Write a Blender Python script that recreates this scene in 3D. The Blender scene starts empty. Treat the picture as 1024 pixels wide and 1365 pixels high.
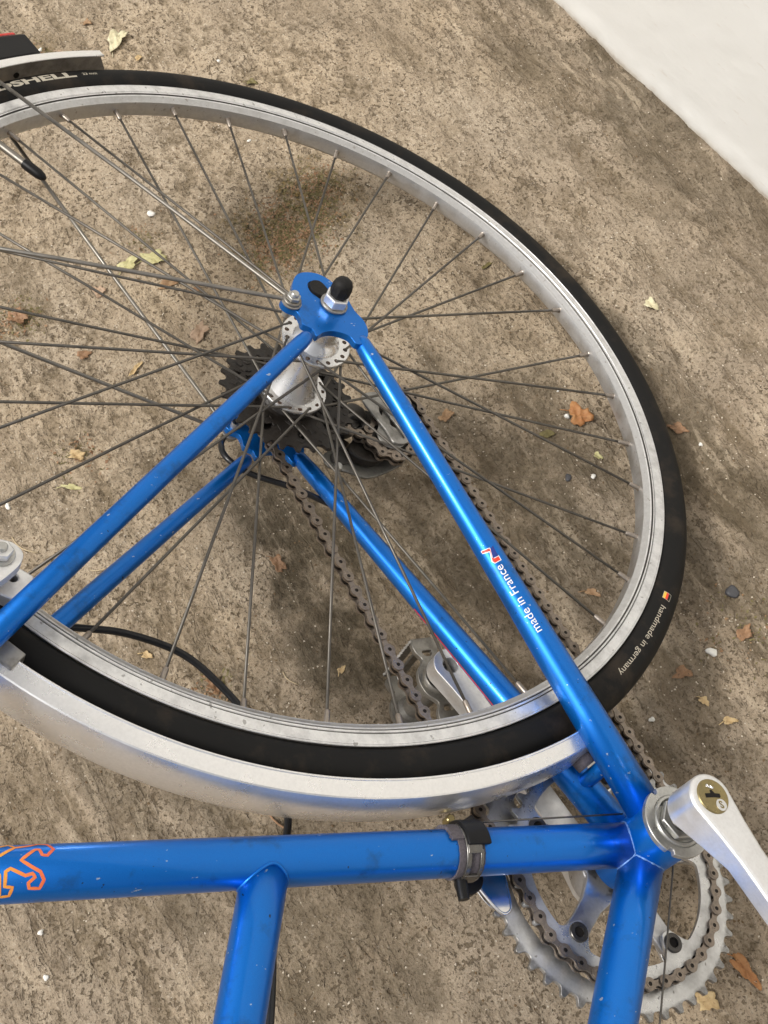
import bpy, bmesh, math, random
import numpy as np
from mathutils import Matrix, Vector
random.seed(7)
rs = np.random.RandomState(11)
S = bpy.context.scene
COL = S.collection
PI = math.pi

# ------------------------------------------------------------------ camera
# bicycle coordinates (mm): x to the rear, y up along the bicycle, z to its left side, origin in the bottom bracket
HUB = np.array([416.48, 70.44, 0.0])
LAM = math.radians(64)                      # how far the bicycle lies over on its right side
NRM = np.array([0, math.cos(LAM), math.sin(LAM)])
YW = np.array([0, math.sin(LAM), -math.cos(LAM)])
CONTACT = HUB + np.array([0, -328.0, 0]) - 13.5 * NRM      # tyre contact on the ground
TOW = np.array([[1, 0, 0], YW, NRM])        # bicycle -> world rotation
CAM_R = np.array([[-0.43820675, -0.80054984, 0.40877231],
                  [-0.80588455, 0.14846495, -0.57315639],
                  [0.39815189, -0.58058429, -0.71020909]])
CAM_C = np.array([-73.925, 526.820, 607.624])
cam = bpy.data.cameras.new("camera"); cam_ob = bpy.data.objects.new("camera", cam); COL.objects.link(cam_ob)
axes = TOW @ CAM_R.T                         # columns: right, down, forward in world
loc = TOW @ (CAM_C - CONTACT) * 0.001
M = Matrix(((axes[0, 0], -axes[0, 1], -axes[0, 2], loc[0]),
            (axes[1, 0], -axes[1, 1], -axes[1, 2], loc[1]),
            (axes[2, 0], -axes[2, 1], -axes[2, 2], loc[2]), (0, 0, 0, 1)))
cam_ob.matrix_world = M
cam.sensor_fit = 'HORIZONTAL'; cam.sensor_width = 36
cam.lens = 1563.9 / 1024 * 36
cam.shift_x = -60.45 / 1024; cam.shift_y = 13.32 / 1024
cam.clip_start = 0.02; cam.clip_end = 200
S.camera = cam_ob
S.render.resolution_x = 768; S.render.resolution_y = 1024

# ------------------------------------------------------------------ world, sun, exposure
SUN_DIR = Vector((0.12, 0.60, 0.78)).normalized()          # towards the light
world = bpy.data.worlds.new("World"); S.world = world; world.use_nodes = True
nt = world.node_tree; nt.nodes.clear()
sky = nt.nodes.new('ShaderNodeTexSky'); sky.sky_type = 'NISHITA'; sky.sun_disc = False
sky.sun_elevation = math.asin(SUN_DIR.z); sky.sun_rotation = math.atan2(SUN_DIR.x, SUN_DIR.y)
sky.air_density = 1.0; sky.dust_density = 7.0; sky.ozone_density = 0.6
hs = nt.nodes.new('ShaderNodeHueSaturation'); hs.inputs['Saturation'].default_value = 0.22
bg = nt.nodes.new('ShaderNodeBackground'); bg.inputs['Strength'].default_value = 0.085
wo = nt.nodes.new('ShaderNodeOutputWorld')
nt.links.new(sky.outputs[0], hs.inputs['Color']); nt.links.new(hs.outputs[0], bg.inputs['Color'])
nt.links.new(bg.outputs[0], wo.inputs[0])
sun = bpy.data.lights.new("sun", 'SUN'); sun.energy = 1.5; sun.angle = math.radians(11); sun.color = (1.0, 0.955, 0.89)
sun_ob = bpy.data.objects.new("sun", sun); COL.objects.link(sun_ob)
sun_ob.rotation_euler = SUN_DIR.to_track_quat('Z', 'Y').to_euler(); sun_ob.location = (0, 0, 3)
S.view_settings.view_transform = 'Standard'; S.view_settings.look = 'None'
S.view_settings.gamma = 1; S.view_settings.exposure = 0.46
S.render.engine = 'CYCLES'

# ------------------------------------------------------------------ materials
def newmat(name):
    m = bpy.data.materials.new(name); m.use_nodes = True
    return m, m.node_tree, m.node_tree.nodes['Principled BSDF']
def ramp(t, fac, stops, interp='LINEAR'):
    r = t.nodes.new('ShaderNodeValToRGB'); r.color_ramp.interpolation = interp
    e = r.color_ramp.elements
    while len(e) < len(stops): e.new(0.5)
    for el, (p, c) in zip(e, stops):
        el.position = p; el.color = (c if len(c) == 4 else (*c, 1)) if not isinstance(c, (int, float)) else (c, c, c, 1)
    t.links.new(fac, r.inputs[0]); return r.outputs[0]
def noise(t, scale, detail=4, rough=.55, vec=None, dist=0, kind='noise'):
    if kind == 'voronoi':
        n = t.nodes.new('ShaderNodeTexVoronoi'); n.inputs['Scale'].default_value = scale; out = n.outputs['Distance']
    else:
        n = t.nodes.new('ShaderNodeTexNoise'); n.inputs['Scale'].default_value = scale
        n.inputs['Detail'].default_value = detail; n.inputs['Roughness'].default_value = rough
        n.inputs['Distortion'].default_value = dist; out = n.outputs['Fac']
    if vec is not None: t.links.new(vec, n.inputs['Vector'])
    return out
def coords(t, scale=(1, 1, 1), rot=(0, 0, 0), src='Object'):
    c = t.nodes.new('ShaderNodeTexCoord'); mp = t.nodes.new('ShaderNodeMapping')
    mp.inputs['Scale'].default_value = scale; mp.inputs['Rotation'].default_value = rot
    t.links.new(c.outputs[src], mp.inputs[0]); return mp.outputs[0]
def mix(t, fac, a, b, mode='MIX'):
    n = t.nodes.new('ShaderNodeMix'); n.data_type = 'RGBA'; n.blend_type = mode
    for sock, v in ((n.inputs[0], fac), (n.inputs[6], a), (n.inputs[7], b)):
        if isinstance(v, (int, float)): sock.default_value = v
        elif isinstance(v, tuple): sock.default_value = (*v, 1) if len(v) == 3 else v
        else: t.links.new(v, sock)
    return n.outputs[2]
def bump(t, h, strength, dist, base=None):
    b = t.nodes.new('ShaderNodeBump'); b.inputs['Strength'].default_value = strength; b.inputs['Distance'].default_value = dist
    t.links.new(h, b.inputs['Height'])
    if base is not None: t.links.new(base, b.inputs['Normal'])
    return b.outputs[0]
def mathn(t, op, a, b):
    n = t.nodes.new('ShaderNodeMath'); n.operation = op
    for s, v in ((n.inputs[0], a), (n.inputs[1], b)):
        if isinstance(v, (int, float)): s.default_value = v
        else: t.links.new(v, s)
    return n.outputs[0]

def metal(name, col, rough=.35, metallic=1.0, dirt=(.10, .08, .06), dirt_amt=.35, scale=120, fine=700, bumpd=.00015, stretch=(1, 1, 1), spots=0.0):
    m, t, p = newmat(name); v = coords(t, stretch)
    n1 = noise(t, scale, 6, .65, v); n2 = noise(t, fine, 3, .6, v)
    f = ramp(t, n1, [(.42, 0.0), (.75, 1.0)])
    f = mathn(t, 'MULTIPLY', f, dirt_amt)
    if spots:
        sp = ramp(t, noise(t, fine * .5, 2, .5, coords(t)), [(.66, 0.0), (.72, 1.0)])
        f = mathn(t, 'MAXIMUM', f, mathn(t, 'MULTIPLY', sp, spots))
    c = mix(t, f, mix(t, n2, tuple(x * .88 for x in col), tuple(min(1, x * 1.1) for x in col)), dirt)
    t.links.new(c, p.inputs['Base Color'])
    t.links.new(mathn(t, 'MULTIPLY_ADD' if 0 else 'SUBTRACT', metallic, mathn(t, 'MULTIPLY', f, .8)), p.inputs['Metallic'])
    t.links.new(ramp(t, n1, [(.3, rough * .8), (.7, min(1, rough * 1.5))]), p.inputs['Roughness'])
    t.links.new(bump(t, n2, .35, bumpd), p.inputs['Normal'])
    return m

def paint_blue():
    m, t, p = newmat('metallic_blue_paint')
    v = coords(t)
    flake = noise(t, 2600, 1, .5, v)
    n = noise(t, 9, 3, .5, v)
    c = mix(t, n, (.000, .118, .48), (.000, .165, .63))
    c = mix(t, ramp(t, flake, [(.35, 0.0), (.75, .28)]), c, (.01, .24, .75))
    # grime rubbed in and a few chips down to primer
    g = ramp(t, noise(t, 38, 5, .7, v), [(.56, 0.0), (.72, .60)])
    c = mix(t, g, c, (.010, .055, .14))
    chip = ramp(t, noise(t, 260, 3, .6, coords(t, (1, .5, 1))), [(.705, 0.0), (.72, .9)])
    c = mix(t, chip, c, (.42, .52, .62))
    dark = ramp(t, noise(t, 330, 2, .4, coords(t, (1, 1, .6))), [(.755, 0.0), (.77, 1.0)])
    c = mix(t, dark, c, (.01, .02, .04))
    t.links.new(c, p.inputs['Base Color'])
    p.inputs['Metallic'].default_value = .72
    t.links.new(ramp(t, n, [(.3, .30), (.7, .42)]), p.inputs['Roughness'])
    p.inputs['Coat Weight'].default_value = .32; p.inputs['Coat Roughness'].default_value = .10
    t.links.new(bump(t, noise(t, 300, 4, .6, v), .10, .0003), p.inputs['Normal'])
    return m
def plain(name, col, rough=.5, metallic=0, var=.25, scale=200, b=.0002, coat=0):
    m, t, p = newmat(name); v = coords(t); n = noise(t, scale, 5, .6, v)
    t.links.new(mix(t, n, tuple(x * (1 - var) for x in col), tuple(min(1, x * (1 + var)) for x in col)), p.inputs['Base Color'])
    p.inputs['Roughness'].default_value = rough; p.inputs['Metallic'].default_value = metallic
    p.inputs['Coat Weight'].default_value = coat
    if max(col) < .03: p.inputs['Specular IOR Level'].default_value = .22
    t.links.new(bump(t, n, .3, b), p.inputs['Normal']); return m
def rubber():
    m, t, p = newmat('tyre_rubber'); v = coords(t)
    dust = ramp(t, noise(t, 22, 6, .72, v), [(.50, 0.0), (.68, .7)])
    fine = noise(t, 900, 3, .6, v)
    c = mix(t, dust, (.004, .004, .004), (.036, .026, .017)); c = mix(t, mathn(t, 'MULTIPLY', fine, .10), c, (.04, .036, .032))
    t.links.new(c, p.inputs['Base Color']); p.inputs['Roughness'].default_value = .62
    p.inputs['Specular IOR Level'].default_value = .22
    t.links.new(bump(t, fine, .25, .0002), p.inputs['Normal']); return m

M_BLUE = paint_blue()
M_RIM = metal('brushed_rim_aluminium', (.56, .56, .56), .34, .9, (.20, .17, .13), .40, 60, 500, .0001, (1, 1, 1), .6)
M_TRACK = metal('worn_brake_track', (.80, .80, .80), .34, .85, (.20, .19, .17), .55, 70, 420, .0002, (1, 1, 1), .75)
M_ALU = metal('polished_aluminium', (.82, .82, .82), .24, .95, (.25, .22, .18), .22, 60, 600, .00008)
M_SATIN = metal('satin_aluminium', (.82, .82, .82), .36, .8, (.30, .27, .22), .22, 50, 500, .0001)
M_FEND = metal('anodised_fender_aluminium', (.90, .895, .885), .24, .85, (.50, .48, .45), .10, 16, 500, .00003)
M_INFEND = metal('dirty_mudguard_inside', (.42, .40, .37), .5, .7, (.12, .10, .075), .8, 60, 400, .0003)
M_PLATE = metal('dull_derailleur_plate', (.24, .235, .215), .38, .85, (.03, .025, .02), .8, 70, 500, .0002)
M_SPOKE = metal('dull_spoke_steel', (.13, .12, .105), .38, .8, (.14, .12, .10), .4, 90, 600, .00005)
M_STAY = metal('bright_stay_steel', (.24, .225, .20), .36, .95, (.25, .21, .17), .35, 70, 600, .00005)
M_NIPPLE = metal('nickel_nipple', (.34, .30, .26), .35, .9, (.16, .11, .07), .5, 500, 900, .00005)
M_CHAIN = metal('greasy_chain_steel', (.30, .25, .205), .28, .9, (.02, .015, .011), .75, 150, 900, .0001)
M_CHAINDK = metal('greasy_chain_roller', (.02, .016, .013), .35, .8, (.02, .016, .013), .8, 300, 900, .0001)
M_GREASE = metal('caked_sprocket_grease', (.024, .019, .015), .40, .35, (.008, .006, .005), .95, 130, 420, .0012)
M_DKMET = metal('dark_steel', (.09, .085, .08), .35, .8, (.04, .033, .028), .6, 120, 500, .0002)
M_GREY = metal('grey_cast_alloy', (.36, .35, .33), .40, .8, (.07, .06, .045), .8, 110, 500, .0003)
M_PEDAL = metal('dirty_pedal_alloy', (.30, .285, .255), .38, .85, (.06, .05, .035), .9, 90, 500, .0003)
M_CHROME = metal('chrome_plate', (.80, .80, .80), .10, 1.0, (.2, .18, .15), .15, 90, 500, .00003)
M_RING = metal('chainring_alloy', (.74, .74, .73), .28, .85, (.13, .115, .095), .45, 48, 500, .0002, (1, 1, 1), .7)
def ring_grime(m):
    t = m.node_tree; p = t.nodes['Principled BSDF']; src = p.inputs['Base Color'].links[0].from_socket
    tc = t.nodes.new('ShaderNodeTexCoord'); vm = t.nodes.new('ShaderNodeVectorMath'); vm.operation = 'ADD'
    vm.inputs[1].default_value = tuple(CONTACT * .001); t.links.new(tc.outputs['Object'], vm.inputs[0])
    vx = t.nodes.new('ShaderNodeVectorMath'); vx.operation = 'MULTIPLY'; vx.inputs[1].default_value = (1, 1, 0); t.links.new(vm.outputs[0], vx.inputs[0])
    vl = t.nodes.new('ShaderNodeVectorMath'); vl.operation = 'LENGTH'; t.links.new(vx.outputs[0], vl.inputs[0])
    r = mathn(t, 'ADD', mathn(t, 'MULTIPLY', vl.outputs['Value'], 10.0), mathn(t, 'MULTIPLY', mathn(t, 'SUBTRACT', noise(t, 160, 4, .7, tc.outputs['Object']), .5), .05))
    f = ramp(t, r, [(.60, 0.0), (.735, .15), (.765, .6), (.84, .35), (.875, .10), (.925, .10), (.95, .68)])
    f = mathn(t, 'MULTIPLY', f, ramp(t, noise(t, 300, 4, .7, tc.outputs['Object']), [(.25, .6), (.6, 1.0)]))
    t.links.new(mix(t, f, src, (.03, .024, .018)), p.inputs['Base Color'])
ring_grime(M_RING)
M_ARM = metal('spider_alloy', (.52, .52, .53), .32, .9, (.06, .05, .04), .8, 40, 500, .0002)
M_CUP = metal('bearing_cup_steel', (.50, .50, .48), .30, .9, (.14, .11, .08), .45, 90, 500, .0002)
M_BRONZE = metal('bronze_dust_cap', (.30, .24, .11), .28, .8, (.06, .05, .03), .35, 200, 700, .0001)
M_RUBBER = rubber()
M_DKCH = metal('tarnished_chrome', (.17, .165, .155), .26, .95, (.05, .04, .03), .6, 160, 500, .0001)
M_BLACK = plain('black_plastic', (.007, .007, .0075), .42, 0, .3, 300, .0002)
M_HOUSE = plain('black_cable_housing', (.013, .013, .014), .28, 0, .3, 300, .0001, .3)
M_SHIM = plain('frayed_grey_band', (.085, .075, .085), .85, 0, .7, 700, .0012)
M_CAPB = plain('rough_black_nut_cap', (.012, .0115, .011), .6, 0, .6, 500, .0015)
M_HOLE = plain('dark_hole', (.012, .010, .009), .8)
M_RUST = plain('rusty_hole', (.07, .04, .025), .8, .3, .5, 500)
M_WHITE = plain('white_print', (.78, .80, .80), .5, 0, .12)
M_TYPRINT = plain('beige_tyre_print', (.46, .42, .34), .6, 0, .2)
M_RED = plain('red_print', (.72, .035, .015), .4, 0, .1)
M_NAVY = plain('dark_blue_print', (.01, .03, .22), .4, 0, .1)
M_YEL = plain('yellow_print', (.75, .48, .05), .45, 0, .1)
M_ORG2 = plain('red_orange_print', (.72, .12, .06), .45, 0, .1)
def lion_mat():
    m, t, p = newmat('orange_gradient_outline')
    c = t.nodes.new('ShaderNodeTexCoord'); s = t.nodes.new('ShaderNodeSeparateXYZ'); t.links.new(c.outputs['UV'], s.inputs[0])
    r = ramp(t, s.outputs[0], [(0.0, (.72, .12, .055)), (.5, (.82, .22, .05)), (1.0, (.85, .42, .05))])
    t.links.new(r, p.inputs['Base Color']); p.inputs['Roughness'].default_value = .45; return m
M_LION = lion_mat()
M_REDLENS = plain('red_lens', (.55, .02, .015), .25, 0, .1, 300, .0001, .5)
M_SCAR = metal('bare_seam', (.16, .30, .58), .45, .5, (.0, .09, .40), .95, 120, 700, .0002)

# ------------------------------------------------------------------ mesh helpers (bicycle millimetres in, local metres out)
def L(v): return (np.asarray(v, float) - CONTACT) * 0.001
def link(name, verts, faces, mat, parent=None, smooth=True, local=True, bevel=0, sub=0):
    me = bpy.data.meshes.new(name)
    me.from_pydata([tuple(L(v)) if local else tuple(v) for v in verts], [], faces)
    me.validate(); me.update()
    bm = bmesh.new(); bm.from_mesh(me); bmesh.ops.recalc_face_normals(bm, faces=bm.faces[:]); bm.to_mesh(me); bm.free()
    if smooth is True: me.shade_smooth()
    if mat: me.materials.append(mat)
    o = bpy.data.objects.new(name, me); COL.objects.link(o)
    if parent: o.parent = parent
    if bevel:
        b = o.modifiers.new('bevel', 'BEVEL'); b.width = bevel * .001; b.segments = 2; b.limit_method = 'ANGLE'; b.angle_limit = math.radians(35)
    if bevel or smooth == 'auto':
        me.shade_smooth(); me.set_sharp_from_angle(angle=math.radians(38))
    return o
class MB:
    def __init__(s): s.v = []; s.f = []
    def add(s, v, f):
        k = len(s.v); s.v += [np.asarray(x, float) for x in v]; s.f += [tuple(i + k for i in q) for q in f]; return s
    def build(s, name, mat, parent=None, **k): return link(name, s.v, s.f, mat, parent, **k)
def frame_of(D):
    D = np.asarray(D, float); D = D / np.linalg.norm(D)
    a = np.array([0, 0, 1.]) if abs(D[2]) < .9 else np.array([1., 0, 0])
    e1 = a - D * (a @ D); e1 /= np.linalg.norm(e1); return D, e1, np.cross(D, e1)
def tube(pts, rad, n=20, caps=True, flat=1.0):
    pts = [np.asarray(p, float) for p in pts]; m = len(pts)
    if isinstance(rad, (int, float)): rad = [rad] * m
    T = []
    for i in range(m):
        d = pts[min(i + 1, m - 1)] - pts[max(i - 1, 0)]; T.append(d / np.linalg.norm(d))
    _, e1, _ = frame_of(T[0]); V = []; F = []
    for i in range(m):
        e1 = e1 - T[i] * (e1 @ T[i]); e1 /= np.linalg.norm(e1); e2 = np.cross(T[i], e1)
        for k in range(n):
            a = 2 * PI * k / n; V.append(pts[i] + rad[i] * (math.cos(a) * e1 * flat + math.sin(a) * e2))
    for i in range(m - 1):
        for k in range(n):
            F.append((i * n + k, i * n + (k + 1) % n, (i + 1) * n + (k + 1) % n, (i + 1) * n + k))
    if caps: F.append(tuple(range(n))[::-1]); F.append(tuple((m - 1) * n + k for k in range(n)))
    return V, F
def spline(P, n=12):
    P = [np.asarray(p, float) for p in P]; P = [2 * P[0] - P[1]] + P + [2 * P[-1] - P[-2]]; out = []
    for i in range(1, len(P) - 2):
        for k in range(n):
            t = k / n; a, b, c, d = P[i - 1:i + 3]
            out.append(.5 * ((2 * b) + (c - a) * t + (2 * a - 5 * b + 4 * c - d) * t * t + (3 * b - a - 3 * c + d) * t ** 3))
    out.append(P[-2]); return out
def lathe(prof, c=(0, 0), n=96, a0=0, a1=2 * PI, close_prof=False):
    # profile of (r, z) about an axis parallel to z through c
    full = abs(a1 - a0 - 2 * PI) < 1e-6; m = n if full else n + 1; k = len(prof); V = []; F = []
    for i in range(m):
        a = a0 + (a1 - a0) * i / n
        for r, z in prof: V.append((c[0] + r * math.cos(a), c[1] + r * math.sin(a), z))
    for i in range(n):
        j = (i + 1) % m
        for q in range(k if close_prof else k - 1):
            q2 = (q + 1) % k; F.append((i * k + q, i * k + q2, j * k + q2, j * k + q))
    if not full and close_prof: F.append(tuple(range(k))); F.append(tuple((m - 1) * k + q for q in range(k))[::-1])
    return V, F
def prism(outer, holes, z0, z1):
    bm = bmesh.new()
    for lp in [outer] + list(holes):
        vs = [bm.verts.new((p[0], p[1], z0)) for p in lp]
        for i in range(len(vs)): bm.edges.new((vs[i], vs[(i + 1) % len(vs)]))
    bmesh.ops.triangle_fill(bm, edges=bm.edges[:], use_beauty=True)
    if holes:
        pass
    r = bmesh.ops.extrude_face_region(bm, geom=bm.faces[:])
    vs = [e for e in r['geom'] if isinstance(e, bmesh.types.BMVert)]
    bmesh.ops.translate(bm, verts=vs, vec=(0, 0, z1 - z0))
    bm.verts.index_update(); V = [tuple(v.co) for v in bm.verts]; F = [tuple(v.index for v in f.verts) for f in bm.faces]
    bm.free(); return V, F
def smooth_poly(pts, n=4):
    pts = [np.asarray(p, float) for p in pts]; m = len(pts); out = []
    for i in range(m):
        a, b, c, d = pts[i - 1], pts[i], pts[(i + 1) % m], pts[(i + 2) % m]
        for k in range(n):
            t = k / n; out.append(tuple(.5 * ((2 * b) + (c - a) * t + (2 * a - 5 * b + 4 * c - d) * t * t + (3 * b - a - 3 * c + d) * t ** 3)))
    return out
def circ(c, r, n=24, a0=0): return [(c[0] + r * math.cos(a0 + 2 * PI * k / n), c[1] + r * math.sin(a0 + 2 * PI * k / n)) for k in range(n)]
def cylz(c, r, z0, z1, n=32, ch=0):
    if ch: return lathe([(0.01, z0), (r - ch, z0), (r, z0 + ch), (r, z1 - ch), (r - ch, z1), (0.01, z1)], c, n)
    return lathe([(0.01, z0), (r, z0), (r, z1), (0.01, z1)], c, n)
def capsule2(a, b, ra, rb, n=12):
    a = np.array(a, float); b = np.array(b, float); d = b - a; t = math.atan2(d[1], d[0]); P = []
    for k in range(n + 1):
        g = t + PI / 2 + PI * k / n; P.append((a[0] + ra * math.cos(g), a[1] + ra * math.sin(g)))
    for k in range(n + 1):
        g = t - PI / 2 + PI * k / n; P.append((b[0] + rb * math.cos(g), b[1] + rb * math.sin(g)))
    return P
def box(c, ax, h):
    # oriented box: centre, three axes, half sizes
    c = np.asarray(c, float); ax = [np.asarray(a, float) / np.linalg.norm(a) for a in ax]; V = []
    for sx in (-1, 1):
        for sy in (-1, 1):
            for sz in (-1, 1): V.append(c + sx * h[0] * ax[0] + sy * h[1] * ax[1] + sz * h[2] * ax[2])
    return V, [(0, 1, 3, 2), (4, 6, 7, 5), (0, 4, 5, 1), (2, 3, 7, 6), (0, 2, 6, 4), (1, 5, 7, 3)]
def empty(name, parent=None):
    o = bpy.data.objects.new(name, None); COL.objects.link(o); o.empty_display_size = .02
    if parent: o.parent = parent
    return o
def tag(o, label=None, cat=None, group=None, kind=None):
    if label: o['label'] = label
    if cat: o['category'] = cat
    if group: o['group'] = group
    if kind: o['kind'] = kind
    return o

# ------------------------------------------------------------------ ground and wall
def vnoise(X, Y, cell, seed, sx=1.0, sy=1.0, rot=0.0):
    c, s = math.cos(rot), math.sin(rot)
    u = (X * c + Y * s) / (cell * sx); v = (-X * s + Y * c) / (cell * sy)
    g = np.random.RandomState(seed).rand(256, 256)
    iu = np.floor(u).astype(int); iv = np.floor(v).astype(int); fu = u - iu; fv = v - iv
    fu = fu * fu * (3 - 2 * fu); fv = fv * fv * (3 - 2 * fv)
    a = g[iu & 255, iv & 255]; b = g[(iu + 1) & 255, iv & 255]; c2 = g[iu & 255, (iv + 1) & 255]; d = g[(iu + 1) & 255, (iv + 1) & 255]
    return (a * (1 - fu) + b * fu) * (1 - fv) + (c2 * (1 - fu) + d * fu) * fv
def fbm(X, Y, cell, seed, o=4, **k):
    r = 0; w = 1; t = 0
    for i in range(o): r = r + w * vnoise(X, Y, cell / 2 ** i, seed + i * 13, **k); t += w; w *= .55
    return r / t
def sstep(a, b, x):
    t = np.clip((x - a) / (b - a), 0, 1); return t * t * (3 - 2 * t)
W1 = np.array([.4378, -.1864]); W2 = np.array([.0933, -.2424])
WD = (W1 - W2) / np.linalg.norm(W1 - W2); WN = np.array([-WD[1], WD[0]])     # WN points from the wall into the yard
WANG = math.atan2(WD[1], WD[0])
def ground_fields(X, Y):
    dw = (X - W1[0]) * WN[0] + (Y - W1[1]) * WN[1]         # distance from the wall
    warp = (fbm(X, Y, .12, 3, 3) - .5) * .03
    Xw, Yw = X + warp, Y + (fbm(X, Y, .13, 51, 3) - .5) * .035
    stroke_mask = np.clip(sstep(.42, .62, fbm(X, Y, .22, 77, 2)) * .6 + sstep(.28, .02, dw - .05) * .6 + sstep(.05, -.25, X) * .32, 0, 1)
    st = fbm(Xw, Yw, .021, 5, 4, sx=7.0, sy=1.0, rot=WANG + .04)
    st2 = fbm(Xw, Yw, .0052, 25, 3, sx=5.0, sy=1.0, rot=WANG - .05)
    swirl = fbm(X + (fbm(X, Y, .03, 9, 2) - .5) * .05, Y + (fbm(X, Y, .03, 19, 2) - .5) * .05, .028, 8, 4)
    p1 = sstep(.585, .65, fbm(X, Y, .0115, 31, 4, sx=1.5, rot=WANG)); p2 = sstep(.62, .70, fbm(X, Y, .0062, 41, 3)); p3 = sstep(.585, .635, fbm(X, Y, .024, 61, 5, sx=1.4, rot=WANG))
    pitmask = .35 + .65 * sstep(.35, .6, fbm(X, Y, .12, 91, 2))
    lump = fbm(X, Y, .25, 14, 3)
    low = np.clip(p1 * .75 + p2 * .7 + p3 * .35, 0, 1) * pitmask * (1 - .5 * stroke_mask)
    ridge = (st - .5) * stroke_mask
    h = lump * .004 + ridge * .0105 + (st2 - .5) * stroke_mask * .0016 + (swirl - .5) * .0014 - low * .0020 + (fbm(X, Y, .0090, 171, 4) - .5) * .0015 + (fbm(X, Y, .0042, 71, 2) - .5) * .0011
    groove = sstep(-.01, -.12, ridge) * stroke_mask * (.45 + .9 * st2)
    # a shallow gutter along the foot of the wall
    h = h - .004 * np.exp(-((dw - .035) / .018) ** 2) * (.5 + fbm(X, Y, .03, 44, 2)) + .006 * sstep(.014, -.004, dw)
    dirt = np.clip(low * .95 + groove * .85 + sstep(.50, .42, swirl) * .15, 0, 1)
    ground_fields.stroke = stroke_mask
    return h - .0066, dirt, dw
STAINS_SHADE = [  # x, y, radius along x, radius along y, strength, kind (0 stain and painted shade, 1 mossy)
    (0.267, 0.207, 0.058, 0.070, 1.00, 1), (0.300, 0.165, 0.046, 0.042, 1.00, 1), (0.240, 0.240, 0.039, 0.042, 0.62, 1),
    (-0.042, 0.327, 0.098, 0.049, 1.00, 0), (-0.148, 0.346, 0.091, 0.056, 1.00, 0), (0.020, 0.300, 0.065, 0.070, 0.62, 0), (-0.110, 0.300, 0.130, 0.042, 0.62, 0),
    (-0.110, 0.217, 0.091, 0.063, 0.75, 0), (-0.087, 0.132, 0.143, 0.049, 0.75, 0), (0.000, 0.160, 0.065, 0.070, 0.56, 0), (-0.050, 0.080, 0.117, 0.035, 0.69, 0),
    (0.218, -0.245, 0.065, 0.042, 0.75, 0), (0.260, -0.200, 0.078, 0.049, 0.69, 0), (0.170, -0.190, 0.104, 0.056, 0.56, 0), (0.360, -0.120, 0.078, 0.042, 0.50, 0),
    (-0.160, -0.024, 0.156, 0.042, 0.69, 0), (-0.250, 0.020, 0.130, 0.042, 0.56, 0), (-0.060, -0.030, 0.117, 0.028, 0.62, 0), (0.030, -0.020, 0.078, 0.021, 0.62, 0),  # dark strips beside the tyre stand in for its shadow on the floor
    (-0.365, 0.430, 0.156, 0.049, 0.62, 0), (-0.215, 0.540, 0.130, 0.021, 0.56, 0), (-0.310, 0.480, 0.156, 0.028, 0.62, 0), (-0.330, 0.250, 0.130, 0.084, 0.38, 0),
    (0.040, 0.400, 0.078, 0.042, 0.44, 0), (-0.290, 0.120, 0.130, 0.056, 0.44, 0), (-0.200, 0.420, 0.065, 0.042, 0.50, 0), (0.610, 0.353, 0.039, 0.028, 0.50, 1), (0.276, 0.481, 0.026, 0.028, 0.62, 1)]
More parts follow.
